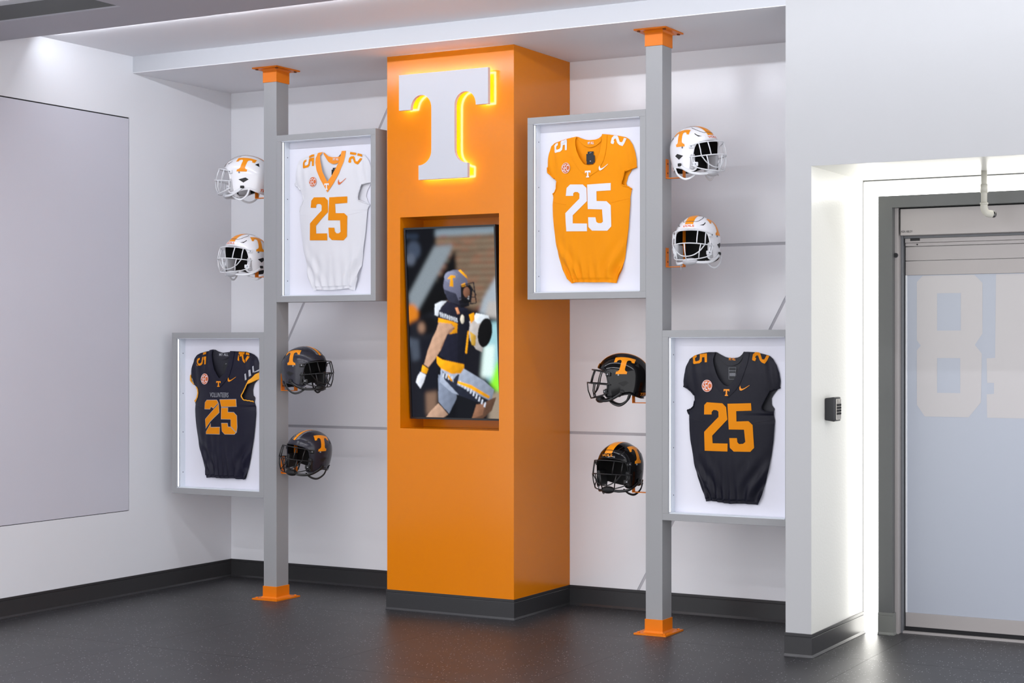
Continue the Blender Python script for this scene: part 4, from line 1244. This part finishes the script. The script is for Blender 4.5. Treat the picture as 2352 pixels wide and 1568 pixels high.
        art('side_binding', [[q[13], q[14], q[15], q[16], (q[16][0]+.012, q[16][1]-.008), (q[15][0]+.012, q[15][1]), (q[14][0]+.008, q[14][1])]], surf(.003), M['band_yellow'], t)
    # side seams
    for side, P in ((0, D['L']), (1, D['R'])):
        za, zb = zmin+H_*.56, zmin+H_*.535
        e = L(za) if side == 0 else R(za)
        xin = D['n2'][0][0][0] if side == 0 else max(p[0] for p in D['n5'][-1])
        pts = [surf(.0004)(u, v) for u, v in along([(e+(.004 if side == 0 else -.004), za), (xin, zb)], 14)]
        tube('side_seam', pts, .0008, cloth_in, t, seg=5)
    return t
make_jersey('lr', 'navy football jersey number 25 with orange numbers and plain sleeves', M['j_black'], M['j_black_in'], M['n_orange'], teemat=M['decal'], seed=1.3)
make_jersey('ur', 'orange football jersey number 25 with white numbers', M['j_orange'], M['j_orange_in'], M['n_white'], teemat=M['white'], seed=2.1)
make_jersey('ul', 'white football jersey number 25 with an orange collar', M['j_white'], M['j_white_in'], M['n_orange'], collar=mat('collar_orange', srgb(244, 146, 18), .55, bump=.3, bump_scale=500), teemat=M['white'], seed=3.4)
make_jersey('ll', 'charcoal football jersey with split orange 25, yellow cuffs and silver lettering', M['j_navy'], M['j_navy_in'], M['n_orange'], teemat=M['decal'], seed=.6)

# ------------------------------------------------------------------ helmets (local: front is -Y, up is Z)
TH = [0, 20, 40, 50, 55, 58, 61, 64, 70, 80, 95, 110, 130, 150, 180]
ZB = [.050, .048, .040, .028, .006, -.026, -.064, -.098, -.112, -.110, -.094, -.090, -.104, -.114, -.117]
def sm(x): x = min(1, max(0, x)); return x*x*(3-2*x)
def shell_pt(th, z):
    """th degrees from the front, signed"""
    a = abs(th)
    if z < -.03:
        a -= 15*sm((-.03-z)/.08)*sm((100-a)/38)
    if z >= 0:
        q = max(0, 1-(z/.126)**2.25)**.5
        fs = fb = ff = q
    else:
        t = -z/.125
        fs, fb, ff = 1-.05*t*t, 1-.24*t*t, 1-.02*t
    c, s = math.cos(rad(a)), math.sin(rad(a))
    y = -.134*ff*c if c > 0 else -.150*fb*c
    x = .118*fs*s
    if z > .0:
        rid = math.exp(-(x/.046)**6)
        y *= 1+.02*rid*sm(z/.05)
        z2 = z*(1+.022*rid)
    else: z2 = z
    return Vector((x*(1 if th >= 0 else -1), y, z2))
def build_shell():
    bm = bmesh.new()
    cols = []
    ths = [0, 6, 12, 18, 24, 30, 35, 40, 44, 47, 49, 51, 53, 54.5, 56, 57, 58, 59, 60, 61, 62, 63, 64, 66, 68, 71, 75, 80, 86, 92, 98, 104, 110, 117, 124, 131, 138, 145, 152, 159, 166, 173, 180]
    full = [-t for t in ths[1:-1]][::-1]+ths
    NR_ = 26
    top = bm.verts.new((0, 0, .126*1.022))
    for th in full:
        zb = float(np.interp(abs(th), TH, ZB))
        colv = []
        for i in range(NR_):
            s = i/NR_
            f = math.sin(math.pi/2*s)
            colv.append(bm.verts.new(shell_pt(th, zb+(.126-zb)*f)))
        cols.append(colv)
    n = len(cols)
    for i in range(n):
        A, B = cols[i], cols[(i+1) % n]
        for k_ in range(NR_-1): bm.faces.new((A[k_], B[k_], B[k_+1], A[k_+1]))
        bm.faces.new((A[-1], B[-1], top))
    rim = [c[0].co.copy() for c in cols]
    me = to_mesh(bm, 'shell', smooth=True)
    return me, rim
SHELL, RIM = build_shell()
_bm = bmesh.new()
_bm.from_mesh(SHELL)
BVH = BVHTree.FromBMesh(_bm)
_bm.free()
def cast(o, d, off):
    h = BVH.ray_cast(Vector(o), Vector(d))
    if h[0] is None: return Vector(o)+Vector(d)*.12
    n = h[1]
    if n.dot(Vector(d)) < 0: n = -n
    return h[0]+n*off
def side_map(sgn, y0, e0, off=.0012, lean=0):
    def fn(a, b):            # a towards the front, b up along the shell
        aa = a+b*lean
        e = e0+b/.122
        return cast((0, y0-aa, 0), (sgn*math.cos(e), 0, math.sin(e)), off)
    return fn
def top_map(t0, off=.0012):
    def fn(a, b):
        t = t0+b/.135
        return cast((a, 0, 0), (0, -math.cos(t), math.sin(t)), off)
    return fn
def yaw_map(p0, z0, off=.0015):
    def fn(a, b):
        p = p0+a/.13
        return cast((0, 0, z0+b), (math.sin(p), -math.cos(p), 0), off)
    return fn
def ribbon(P, w):
    P = [Vector(p) for p in P]
    Lf, Rt = [], []
    for i, p in enumerate(P):
        d = (P[min(i+1, len(P)-1)]-P[max(i-1, 0)]).normalized()
        n = Vector((-d.y, d.x))*w/2
        Lf.append(tuple(p+n))
        Rt.append(tuple(p-n))
    return [[Lf[i], Lf[i+1], Rt[i+1], Rt[i]] for i in range(len(P)-1)]

def helmet_parts():
    """mesh library shared by all helmets: list of (name, mesh, slot, parent)"""
    P = []
    def grab(o):
        me = o.data
        bpy.data.objects.remove(o)
        me.materials.clear()
        return me
    X = lambda name, o, slot, par=None: P.append((name, grab(o), slot, par))
    # liner
    bm = bmesh.new()
    bm.from_mesh(SHELL)
    for v in bm.verts: v.co = Vector((v.co.x*.93, v.co.y*.93, v.co.z*.95-.0005 if v.co.z > 0 else v.co.z*.99))
    X('liner', link('liner', to_mesh(bm, 'liner', smooth=True)), 'liner')
    # rim moulding
    bm = bmesh.new()
    add_tube(bm, [p*.995 for p in RIM]+[RIM[0]*.995], .0042, 6)
    X('rim', link('rim', to_mesh(bm, 'rim')), 'shell')
    # side letters, stripes
    for s in (-1, 1):
        tw, thh = .108, .106
        pts = [((x-.5)*tw*(1 if s < 0 else -1)*-1, (y-.5)*thh) for x, y in power_t(5)]
        X('side_letter', art('side_letter', [pts], side_map(s, .012, rad(33), lean=-.22), None, step=.009), 'decal')
        # ear opening
        X('ear_hole', art('ear_hole', [[(-.03, .004), (-.012, .016), (.03, .004), (.0, -.014)]], side_map(s, .012, rad(-17), .0008), None), 'black')
        # forehead vent
        X('vent', art('vent', [[(-.03*s, -.003), (-.006*s, -.005), (.016*s, .009), (.016*s, .014), (-.005*s, .002)]], yaw_map(s*rad(42), .071, .0008), None), 'black')
        # rear vent
        X('vent', art('vent', [[(-.012, -.014), (.012, -.006), (-.006, .018)]], side_map(s, .085, rad(38), .0008), None), 'black')
        # clips with screws
        for (th, z, w_, h_) in ((60, .016, .030, .022), (62, -.078, .028, .022)):
            c = shell_pt(s*th, z)
            nrm = Vector((c.x/.118**2, c.y/.134**2, 0)).normalized()
            ux = Vector((-nrm.y, nrm.x, 0))
            bm = bmesh.new()
            add_box(bm, -w_/2, w_/2, -.006, .005, -h_/2, h_/2, bev=.0045, seg=2)
            add_cyl(bm, (0, -.0055, 0), (0, -.0085, 0), .006, .005, 12)
            R_ = Matrix((ux, -nrm, Vector((0, 0, 1)))).transposed().to_4x4()
            for v in bm.verts: v.co = R_ @ v.co+c+nrm*.003
            X('clip', link('clip', to_mesh(bm, 'clip')), 'clip')
            bm = bmesh.new()
            add_cyl(bm, (0, -.0084, 0), (0, -.0095, 0), .0038, .0036, 10)
            for v in bm.verts: v.co = R_ @ v.co+c+nrm*.003
            X('screw', link('screw', to_mesh(bm, 'screw')), 'screw')
        # snap on the temple
        c = shell_pt(s*84, .012)
        bm = bmesh.new()
        n_ = Vector((s, -.1, 0)).normalized()
        add_cyl(bm, c-n_*.001, c+n_*.004, .006, .004, 10)
        X('snap', link('snap', to_mesh(bm, 'snap')), 'screw')
        # jaw pad inside, chin strap outside
        bm = bmesh.new()
        add_box(bm, s*.094-.012, s*.094+.012, -.075, .0, -.108, -.022, bev=.011, seg=3)
        X('jaw_pad', link('jaw_pad', to_mesh(bm, 'jaw_pad', smooth=True)), 'pad')
        bm = bmesh.new()
        pts = spline([(s*.121, .012, -.07), (s*.119, -.012, -.095), (s*.100, -.06, -.122), (s*.066, -.1, -.128), (s*.03, -.122, -.124)], 7)
        add_tube(bm, pts, .0075, 8, 0, .22, up=(s, 0, .1))
        X('chin_strap', link('chin_strap', to_mesh(bm, 'chin_strap')), 'strap')
        bm = bmesh.new()
        pts = spline([(s*.117, .045, -.092), (s*.112, .03, -.128), (s*.1, -.005, -.152), (s*.085, -.04, -.145), (s*.07, -.07, -.12)], 7)
        add_tube(bm, pts, .006, 8, 0, .3, up=(s, 0, .1))
        X('strap_loop', link('strap_loop', to_mesh(bm, 'strap_loop')), 'strap')
        bm = bmesh.new()
        add_box(bm, -.004, .004, -.012, .012, -.008, .008, bev=.003)
        for v in bm.verts: v.co += Vector((s*.122, .006, -.078))
        X('buckle', link('buckle', to_mesh(bm, 'buckle')), 'black')
    # seams of the flexing front panel
    for s in (-1, 1):
        P2 = [(0, -.0), (s*.034, 0.0), (s*.046, .016), (s*.052, .05), (s*.050, .078), (s*.044, .092)]
        X('panel_seam', art('panel_seam', ribbon(P2, .0028), top_map(rad(42), .0008), None), 'black')
    # name bumper over the brow
    bm = bmesh.new()
    X('bumper', art('bumper', [[(-.046, -.011), (.046, -.011), (.040, .009), (.034, .011), (-.034, .011), (-.040, .009)]], top_map(rad(27.5), .004), None), 'shell')
    X('bumper_lettering', art('bumper_lettering', None, top_map(rad(27.5), .0052), None, step=.008, textbm=text_bm('VOLS', width=.062, height=.013, bold=.02)), 'letter')
    # nape bumper and lettering
    bm = bmesh.new()
    X('nape_bumper', art('nape_bumper', [[(-.12, -.013), (.12, -.013), (.115, .012), (-.115, .012)]], yaw_map(math.pi, -.092, .004), None), 'shell')
    X('nape_lettering', art('nape_lettering', None, yaw_map(math.pi, -.092, .0055), None, step=.008, textbm=text_bm('TENNESSEE', width=.17, height=.016, bold=.03, italic=.25)), 'letter')
    # chin cup
    bm = bmesh.new()
    add_ell(bm, (0, -.115, -.122), (.042, .026, .02), 18, 12)
    X('chin_cup', link('chin_cup', to_mesh(bm, 'chin_cup', smooth=True)), 'cup')
    # face mask
    bm = bmesh.new()
    r_ = .0031
    mir = lambda P_: [(-x, y, z) for x, y, z in P_[::-1]][:-1]+P_ if False else [(-x, y, z) for x, y, z in P_][::-1][:-1]+P_
    brow = [(0, -.160, .040), (.036, -.156, .039), (.070, -.138, .036), (.098, -.098, .028), (.112, -.066, .018)]
    mid = [(0, -.186, -.030), (.036, -.180, -.031), (.072, -.154, -.034), (.100, -.108, -.038), (.116, -.062, -.042)]
    low = [(0, -.166, -.116), (.036, -.160, -.114), (.066, -.140, -.110), (.092, -.104, -.100), (.108, -.068, -.084)]
    jaw = [(0, -.150, -.096), (.034, -.146, -.090), (.064, -.134, -.070), (.086, -.126, -.044), (.092, -.120, -.034)]
    for c in (brow, mid, low, jaw):
        add_tube(bm, spline(mir(c), 6), r_, 8)
    def at(c, x):
        S = spline(c, 12)
        return min(S, key=lambda p: abs(p.x-x))
    for s in (-1, 1):
        for x in (.062, .092):
            a, b = at(brow, x), at(mid, x)
            add_tube(bm, [Vector((s*a.x, a.y, a.z)), Vector((s*(a.x+b.x)/2, (a.y+b.y)/2-.002, (a.z+b.z)/2)), Vector((s*b.x, b.y, b.z))], r_, 8)
        a, b = at(mid, .078), at(low, .062)
        add_tube(bm, [Vector((s*a.x, a.y, a.z)), Vector((s*(a.x+b.x)/2, (a.y+b.y)/2-.006, (a.z+b.z)/2)), Vector((s*b.x, b.y, b.z))], r_, 8)
        a, b = at(mid, .112), at(low, .106)
        add_tube(bm, [Vector((s*a.x, a.y, a.z)), Vector((s*b.x, b.y, b.z))], r_, 8)
    a, b = at(mid, 0), at(low, 0)
    add_tube(bm, [a, (a+b)/2+Vector((0, -.006, 0)), b], r_, 8)
    X('face_mask', link('face_mask', to_mesh(bm, 'face_mask')), 'mask')
    # centre stripe
    X('stripe_front', art('stripe_front', [[(-.023, -.026), (.023, -.026), (.023, -.003), (-.023, -.003)]], top_map(rad(42)), None), 'stripe')
    X('stripe', art('stripe', [[(-.023, .0015), (.023, .0015), (.023, .255), (-.023, .255)]], top_map(rad(42)), None), 'stripe')
    X('stripe_thin', art('stripe_thin', [[(-.008, -.022), (.008, -.022), (.009, .0), (-.009, .0)], [(-.009, .002), (.009, .002), (.009, .255), (-.009, .255)]], top_map(rad(42), .0014), None), 'stripe')
    hatch = []
    for i in range(30):
        b0 = -.018+i*.0088
        for s in (-1, 1): hatch.append([(s*.0115, b0), (s*.0255, b0+.008), (s*.0255, b0+.0108), (s*.0115, b0+.0028)])
    X('stripe_hatching', art('stripe_hatching', hatch, top_map(rad(42)), None), 'hatch')
    return P
HP = helmet_parts()
SHELL.materials.clear()
def make_helmet(style, loc, yaw, label, pitch=0, roll=0):
    """yaw: direction the helmet faces, degrees from +X"""
    t = empty('football_helmet', loc)
    t.rotation_mode = 'ZXY'
    t.rotation_euler = (rad(pitch), rad(roll), rad(yaw+90))
    tag(t, label, 'helmet', 'football helmets on orange brackets')
    dark = style != 'white'
    S = dict(shell=M['h_'+style], decal=M['decal'], black=M['black'], liner=M['liner'], screw=M['clipgrey'] if dark else M['screw'],
             clip=M['wire_black'] if dark else M['wire_white'], pad=M['pad_black'] if dark else M['pad_grey'],
             strap=M['wire_black'] if dark else M['wire_white'], cup=M['pad_black'] if dark else M['cup_white'],
             mask=M['wire_black'] if dark else M['wire_white'], stripe=M['decal'], hatch=M['silver'],
             letter=M['decal_dk'] if style != 'black' else M['decal'])
    sh = bpy.data.objects.new('shell', SHELL)
    COL.objects.link(sh)
    sh.parent = t
    if not SHELL.materials:
        SHELL.materials.append(None)
        SHELL.materials.append(None)
    for i, m in enumerate((S['shell'], M['liner'])):
        sh.material_slots[i].link = 'OBJECT'
        sh.material_slots[i].material = m
    so = sh.modifiers.new('thickness', 'SOLIDIFY')
    so.thickness = .0045
    so.offset = -1
    so.material_offset = 1
    for name, me, slot, par in HP:
        if style == 'grey' and name in ('stripe', 'stripe_front', 'bumper_lettering', 'nape_lettering'): continue
        if style != 'grey' and name in ('stripe_thin', 'stripe_hatching'): continue
        o = bpy.data.objects.new(name, me)
        COL.objects.link(o)
        o.parent = sh if name in ('side_letter', 'ear_hole', 'vent', 'stripe', 'stripe_front', 'stripe_thin', 'stripe_hatching', 'panel_seam', 'rim', 'bumper', 'nape_bumper', 'bumper_lettering', 'nape_lettering', 'snap') else t
        if not me.materials: me.materials.append(None)
        o.material_slots[0].link = 'OBJECT'
        o.material_slots[0].material = S[slot]
    return t
def make_bracket(px, side, hx, zarm, ztop, label):
    """flat bar: plate on the post's side, arm out, upright into the helmet"""
    yc_ = YP+PD*.5
    t = empty('helmet_bracket', (px, yc_, zarm))
    tag(t, label, 'bracket', 'orange helmet brackets')
    w, th = .014, .004
    s = side
    box('plate', min(0, s*th), max(0, s*th), -w, w, 0, .105, M['orange_steel'], t, bev=.0008)
    a = hx-px
    box('arm', min(s*th, a+s*.002), max(s*th, a+s*.002), -w, w, 0, th, M['orange_steel'], t, bev=.0008)
    box('upright', a-.002, a+.002, -w, w, .001, ztop-zarm, M['orange_steel'], t, bev=.0008)
    for z in (.03, .08):
        bm = bmesh.new()
        add_cyl(bm, (s*th*.9, 0, z), (s*(th+.0025), 0, z), .0055, .005, 6)
        link('bolt', to_mesh(bm, 'bolt'), M['bolt'], t)
HEL = [
    ('white', (.673, 2.5925), -150, 'L', -1, 'white football helmet in profile, top one left of the left post', 0, 0),
    ('white', (.669, 2.1074), -92, 'L', -1, 'white football helmet facing front, lower one left of the left post', 0, 0),
    ('grey', (1.138, 1.4119), 2, 'L', 1, 'dark grey helmet facing right, upper one right of the left post', 0, 0),
    ('grey', (1.166, .9059), -96, 'L', 1, 'dark grey helmet facing left, lower one right of the left post', 0, 6),
    ('white', (3.818, 2.5816), -14, 'R', 1, 'white football helmet facing right, top one right of the right post', 4, 0),
    ('white', (3.831, 2.1061), -84, 'R', 1, 'white football helmet facing front, lower one right of the right post', 0, -2),
    ('black', (3.364, 1.3749), -151, 'R', -1, 'glossy black helmet in profile, upper one left of the right post', 0, 0),
    ('black', (3.353, .8906), -93, 'R', -1, 'glossy black helmet facing front, lower one left of the right post', 0, 0),
]
YH = YP+PD*.5
for style, (hx, hz), yaw, post, side, lab, pitch, roll in HEL:
    make_helmet(style, (hx, YH, hz), yaw, lab, pitch, roll)
    p = (PL if post == 'L' else PR)[1 if side > 0 else 0]
    make_bracket(p, side, p+side*.105, hz-.142, hz+.08, 'orange bracket under the '+lab.split(',')[0].split(' in ')[0].split(' facing')[0].split(' below')[0].replace('football ', '')+', '+lab.split(', ')[-1])

# ------------------------------------------------------------------ sliding door in the recess
DX0, DX1 = GX1, 6.5
dr = empty('door_1', (DX0, 0, 0))
tag(dr, 'aluminium sliding door with frosted glass panel', kind='structure')
def db(n, x0, x1, y0, y1, z0, z1, m, par=dr, bev=.001):
    return box(n, x0-DX0, x1-DX0, y0, y1, z0, z1, m, par, bev=bev)
JX = 4.434*K
db('jamb', DX0, JX-.012, -.066, .14, 0, GZ1, M['alu'])
db('jamb_groove', JX-.012, JX, -.03, .14, 0, GZ1, M['alu_dark'])
hb = db('header_box', JX, DX1, -.066, .12, 1.969*K, 2.099*K, M['alu'])
db('header_shadow', JX, DX1, -.012, .12, 1.957*K, 1.969*K, M['alu_dark'])
db('header_gap', DX0, DX1, -.05, .12, 2.099*K, GZ1, M['gap'])
art('header_lettering', None, lambda u, v: Vector((u, -.0668, v)), M['rubber'], hb, step=.05, textbm=text_bm('ASSA ABLOY', width=.066, height=.011, cx=JX-DX0+.036, cy=1.969*K+.02, bold=.01))
lx = 4.440*K
leaf_slats = [(1.957, 1.935, -.012), (1.935, 1.918, -.006), (1.916, 1.847, -.004), (1.845, 1.775, -.004)]
for za, zb, yy in leaf_slats:
    db('panel', lx, DX1, yy, .05, zb*K, za*K-.001, M['alu'])
db('sensor_label', lx+.03, lx+.085, -.0135, -.01, 1.944*K, 1.956*K, M['rubber'])
bm = bmesh.new()
add_cyl(bm, (lx+.068-DX0, -.0055, 1.926*K), (lx+.068-DX0, -.009, 1.926*K), .004, seg=10)
link('bolt', to_mesh(bm, 'bolt'), M['rubber'], dr)
gl = db('pane', lx+.008, DX1, .002, .014, .1*K, 1.775*K, M['frost'])
db('edge_strip', lx-.001, lx+.008, -.004, .02, .1*K, 1.775*K, M['wire_white'])
db('edge_seal', lx-.016, lx-.001, .01, .05, .03, 1.957*K, M['rubber'])
db('bottom_rail', lx, DX1, -.004, .03, .034, .1*K, M['alu'])
db('floor_track', JX, DX1, -.03, .12, 0, .012, M['alu'])
db('track_slot', JX, DX1, -.006, .02, .012, .034, M['gap'])
# film on the glass: a large block figure eight and the edge of the next figure
def dpix(x, y):        # artwork frame -> metres on the pane
    return ((4.441+(x-375)/3.565/492.2)*K-DX0, (1.775-(y-255)/3.565/473.5)*K)
yv = .0012
def film(nm, pts, m):
    p = [dpix(*q) for q in pts]
    return prism(nm, p, 'y', yv, .0021, m, gl2)
gl2 = gl
outer = [(530, 262), (475, 312), (475, 800), (512, 845), (475, 885), (475, 1340), (548, 1436), (945, 1436), (1055, 1310), (1062, 910), (1000, 840), (1068, 745), (1068, 330), (995, 262)]
bm = bmesh.new()
pz = [dpix(*q) for q in outer]
holes = [[dpix(*q) for q in ((660, 410), (875, 410), (875, 720), (660, 720))], [dpix(*q) for q in ((660, 948), (870, 948), (870, 1238), (660, 1238))]]
edges = []
for ring_ in [pz]+holes:
    vs = [bm.verts.new((x, yv, z)) for x, z in ring_]
    edges += [bm.edges.new((vs[i], vs[(i+1) % len(vs)])) for i in range(len(vs))]
bmesh.ops.triangle_fill(bm, use_beauty=True, edges=edges, normal=(0, -1, 0))
link('film_figure', to_mesh(bm, 'film_figure'), M['vinyl'], gl)
film('film_figure', [(1188, 262), (3000, 262), (3000, 1436), (1110, 1436), (1105, 1245), (1170, 1240), (1170, 1150), (1110, 1150), (1105, 950), (1180, 945)], M['vinyl'])
# dark round stop on the jamb
st = empty('door_sensor', (4.779, -.066, 2.028))
tag(st, 'small dark round stop on the aluminium door jamb', 'sensor')
bm = bmesh.new()
add_cyl(bm, (0, 0, 0), (0, -.008, 0), .013, .012, 16)
link('body', to_mesh(bm, 'body'), M['plastic'], st)
bm = bmesh.new()
add_cyl(bm, (.002, -.008, 0), (.002, -.011, 0), .007, .006, 12)
link('button', to_mesh(bm, 'button'), M['rubber'], st)

# ------------------------------------------------------------------ key box on the recess side
kb = empty('key_safe', (XR1+.0015, -.59, 1.161))
tag(kb, 'dark key safe with push buttons on the doorway side wall', 'key safe')
bm = bmesh.new()
add_box(bm, 0, .058, -.05, .035, 0, .124, bev=.01, seg=3)
for v in bm.verts:
    if v.co.x < .02: v.co.y *= 1-.08; v.co.z = .062+(v.co.z-.062)*.92
link('body', to_mesh(bm, 'body', smooth=True), M['plastic'], kb)
box('faceplate', .0575, .061, -.036, .028, .01, .114, M['keymetal'], kb, bev=.001)
for r_ in range(4):
    for c in range(3):
        bm = bmesh.new()
        y, z = -.024+c*.02, .04+r_*.0145
        add_cyl(bm, (.0605, y, z), (.065, y, z), .0062, .0055, 10)
        link('button', to_mesh(bm, 'button'), M['rubber'], kb)
box('latch', .0605, .064, -.012, .006, .099, .107, M['keymetal'], kb, bev=.001)

# ------------------------------------------------------------------ conduit with sensor head
cx_, cy_ = 5.332, -.2712
cd = empty('conduit', (cx_, cy_, 2.215))
tag(cd, 'painted conduit pipe hanging from the doorway head with a black lens', 'conduit')
h0 = ZO-2.215
bm = bmesh.new()
add_cyl(bm, (0, 0, .02), (0, 0, h0), .0155, seg=16)
link('pipe', to_mesh(bm, 'pipe'), M['pipe'], cd)
bm = bmesh.new()
add_cyl(bm, (0, 0, .108), (0, 0, .148), .019, seg=16)
add_cyl(bm, (0, 0, .104), (0, 0, .109), .0205, seg=16)
link('coupling', to_mesh(bm, 'coupling'), M['pipe'], cd)
bm = bmesh.new()
add_cyl(bm, (0, 0, .045), (0, 0, .054), .0215, seg=16)
add_tube(bm, spline([(0, 0, .05), (.0, 0, .028), (.007, .01, .006), (.02, .026, 0), (.03, .038, 0)], 4), .0185, 12)
link('elbow', to_mesh(bm, 'elbow'), M['pipe'], cd)
bm = bmesh.new()
add_ell(bm, (.036, .046, -.002), (.016, .016, .018), 14, 10)
link('lens', to_mesh(bm, 'lens', smooth=True), mat('lens_black', srgb(10, 10, 12), .08, coat=1), cd)

# ------------------------------------------------------------------ rows of linear lights in the room's ceiling
names = ['first', 'second', 'third', 'fourth', 'fifth', 'sixth']
for i in range(6):
    for j, (xa, xb) in enumerate(((.4, 2.35), (2.45, 4.4))):
        t = empty('ceiling_light', ((xa+xb)/2, -3.0-i*1.25, ZL))
        tag(t, 'long white ceiling light, %s half of the %s row from the display' % (['left', 'right'][j], names[i]), 'light', 'linear ceiling lights of the room')
        hw = (xb-xa)/2
        bm = bmesh.new()
        for a in ((-hw, hw, -.055, -.04), (-hw, hw, .04, .055), (-hw, -hw+.015, -.04, .04), (hw-.015, hw, -.04, .04)):
            add_box(bm, a[0], a[1], a[2], a[3], -.012, 0)
        link('frame', to_mesh(bm, 'frame'), M['ceil'], t)
        box('diffuser', -hw+.015, hw-.015, -.04, .04, -.008, -.002, M['roomglow'], t)
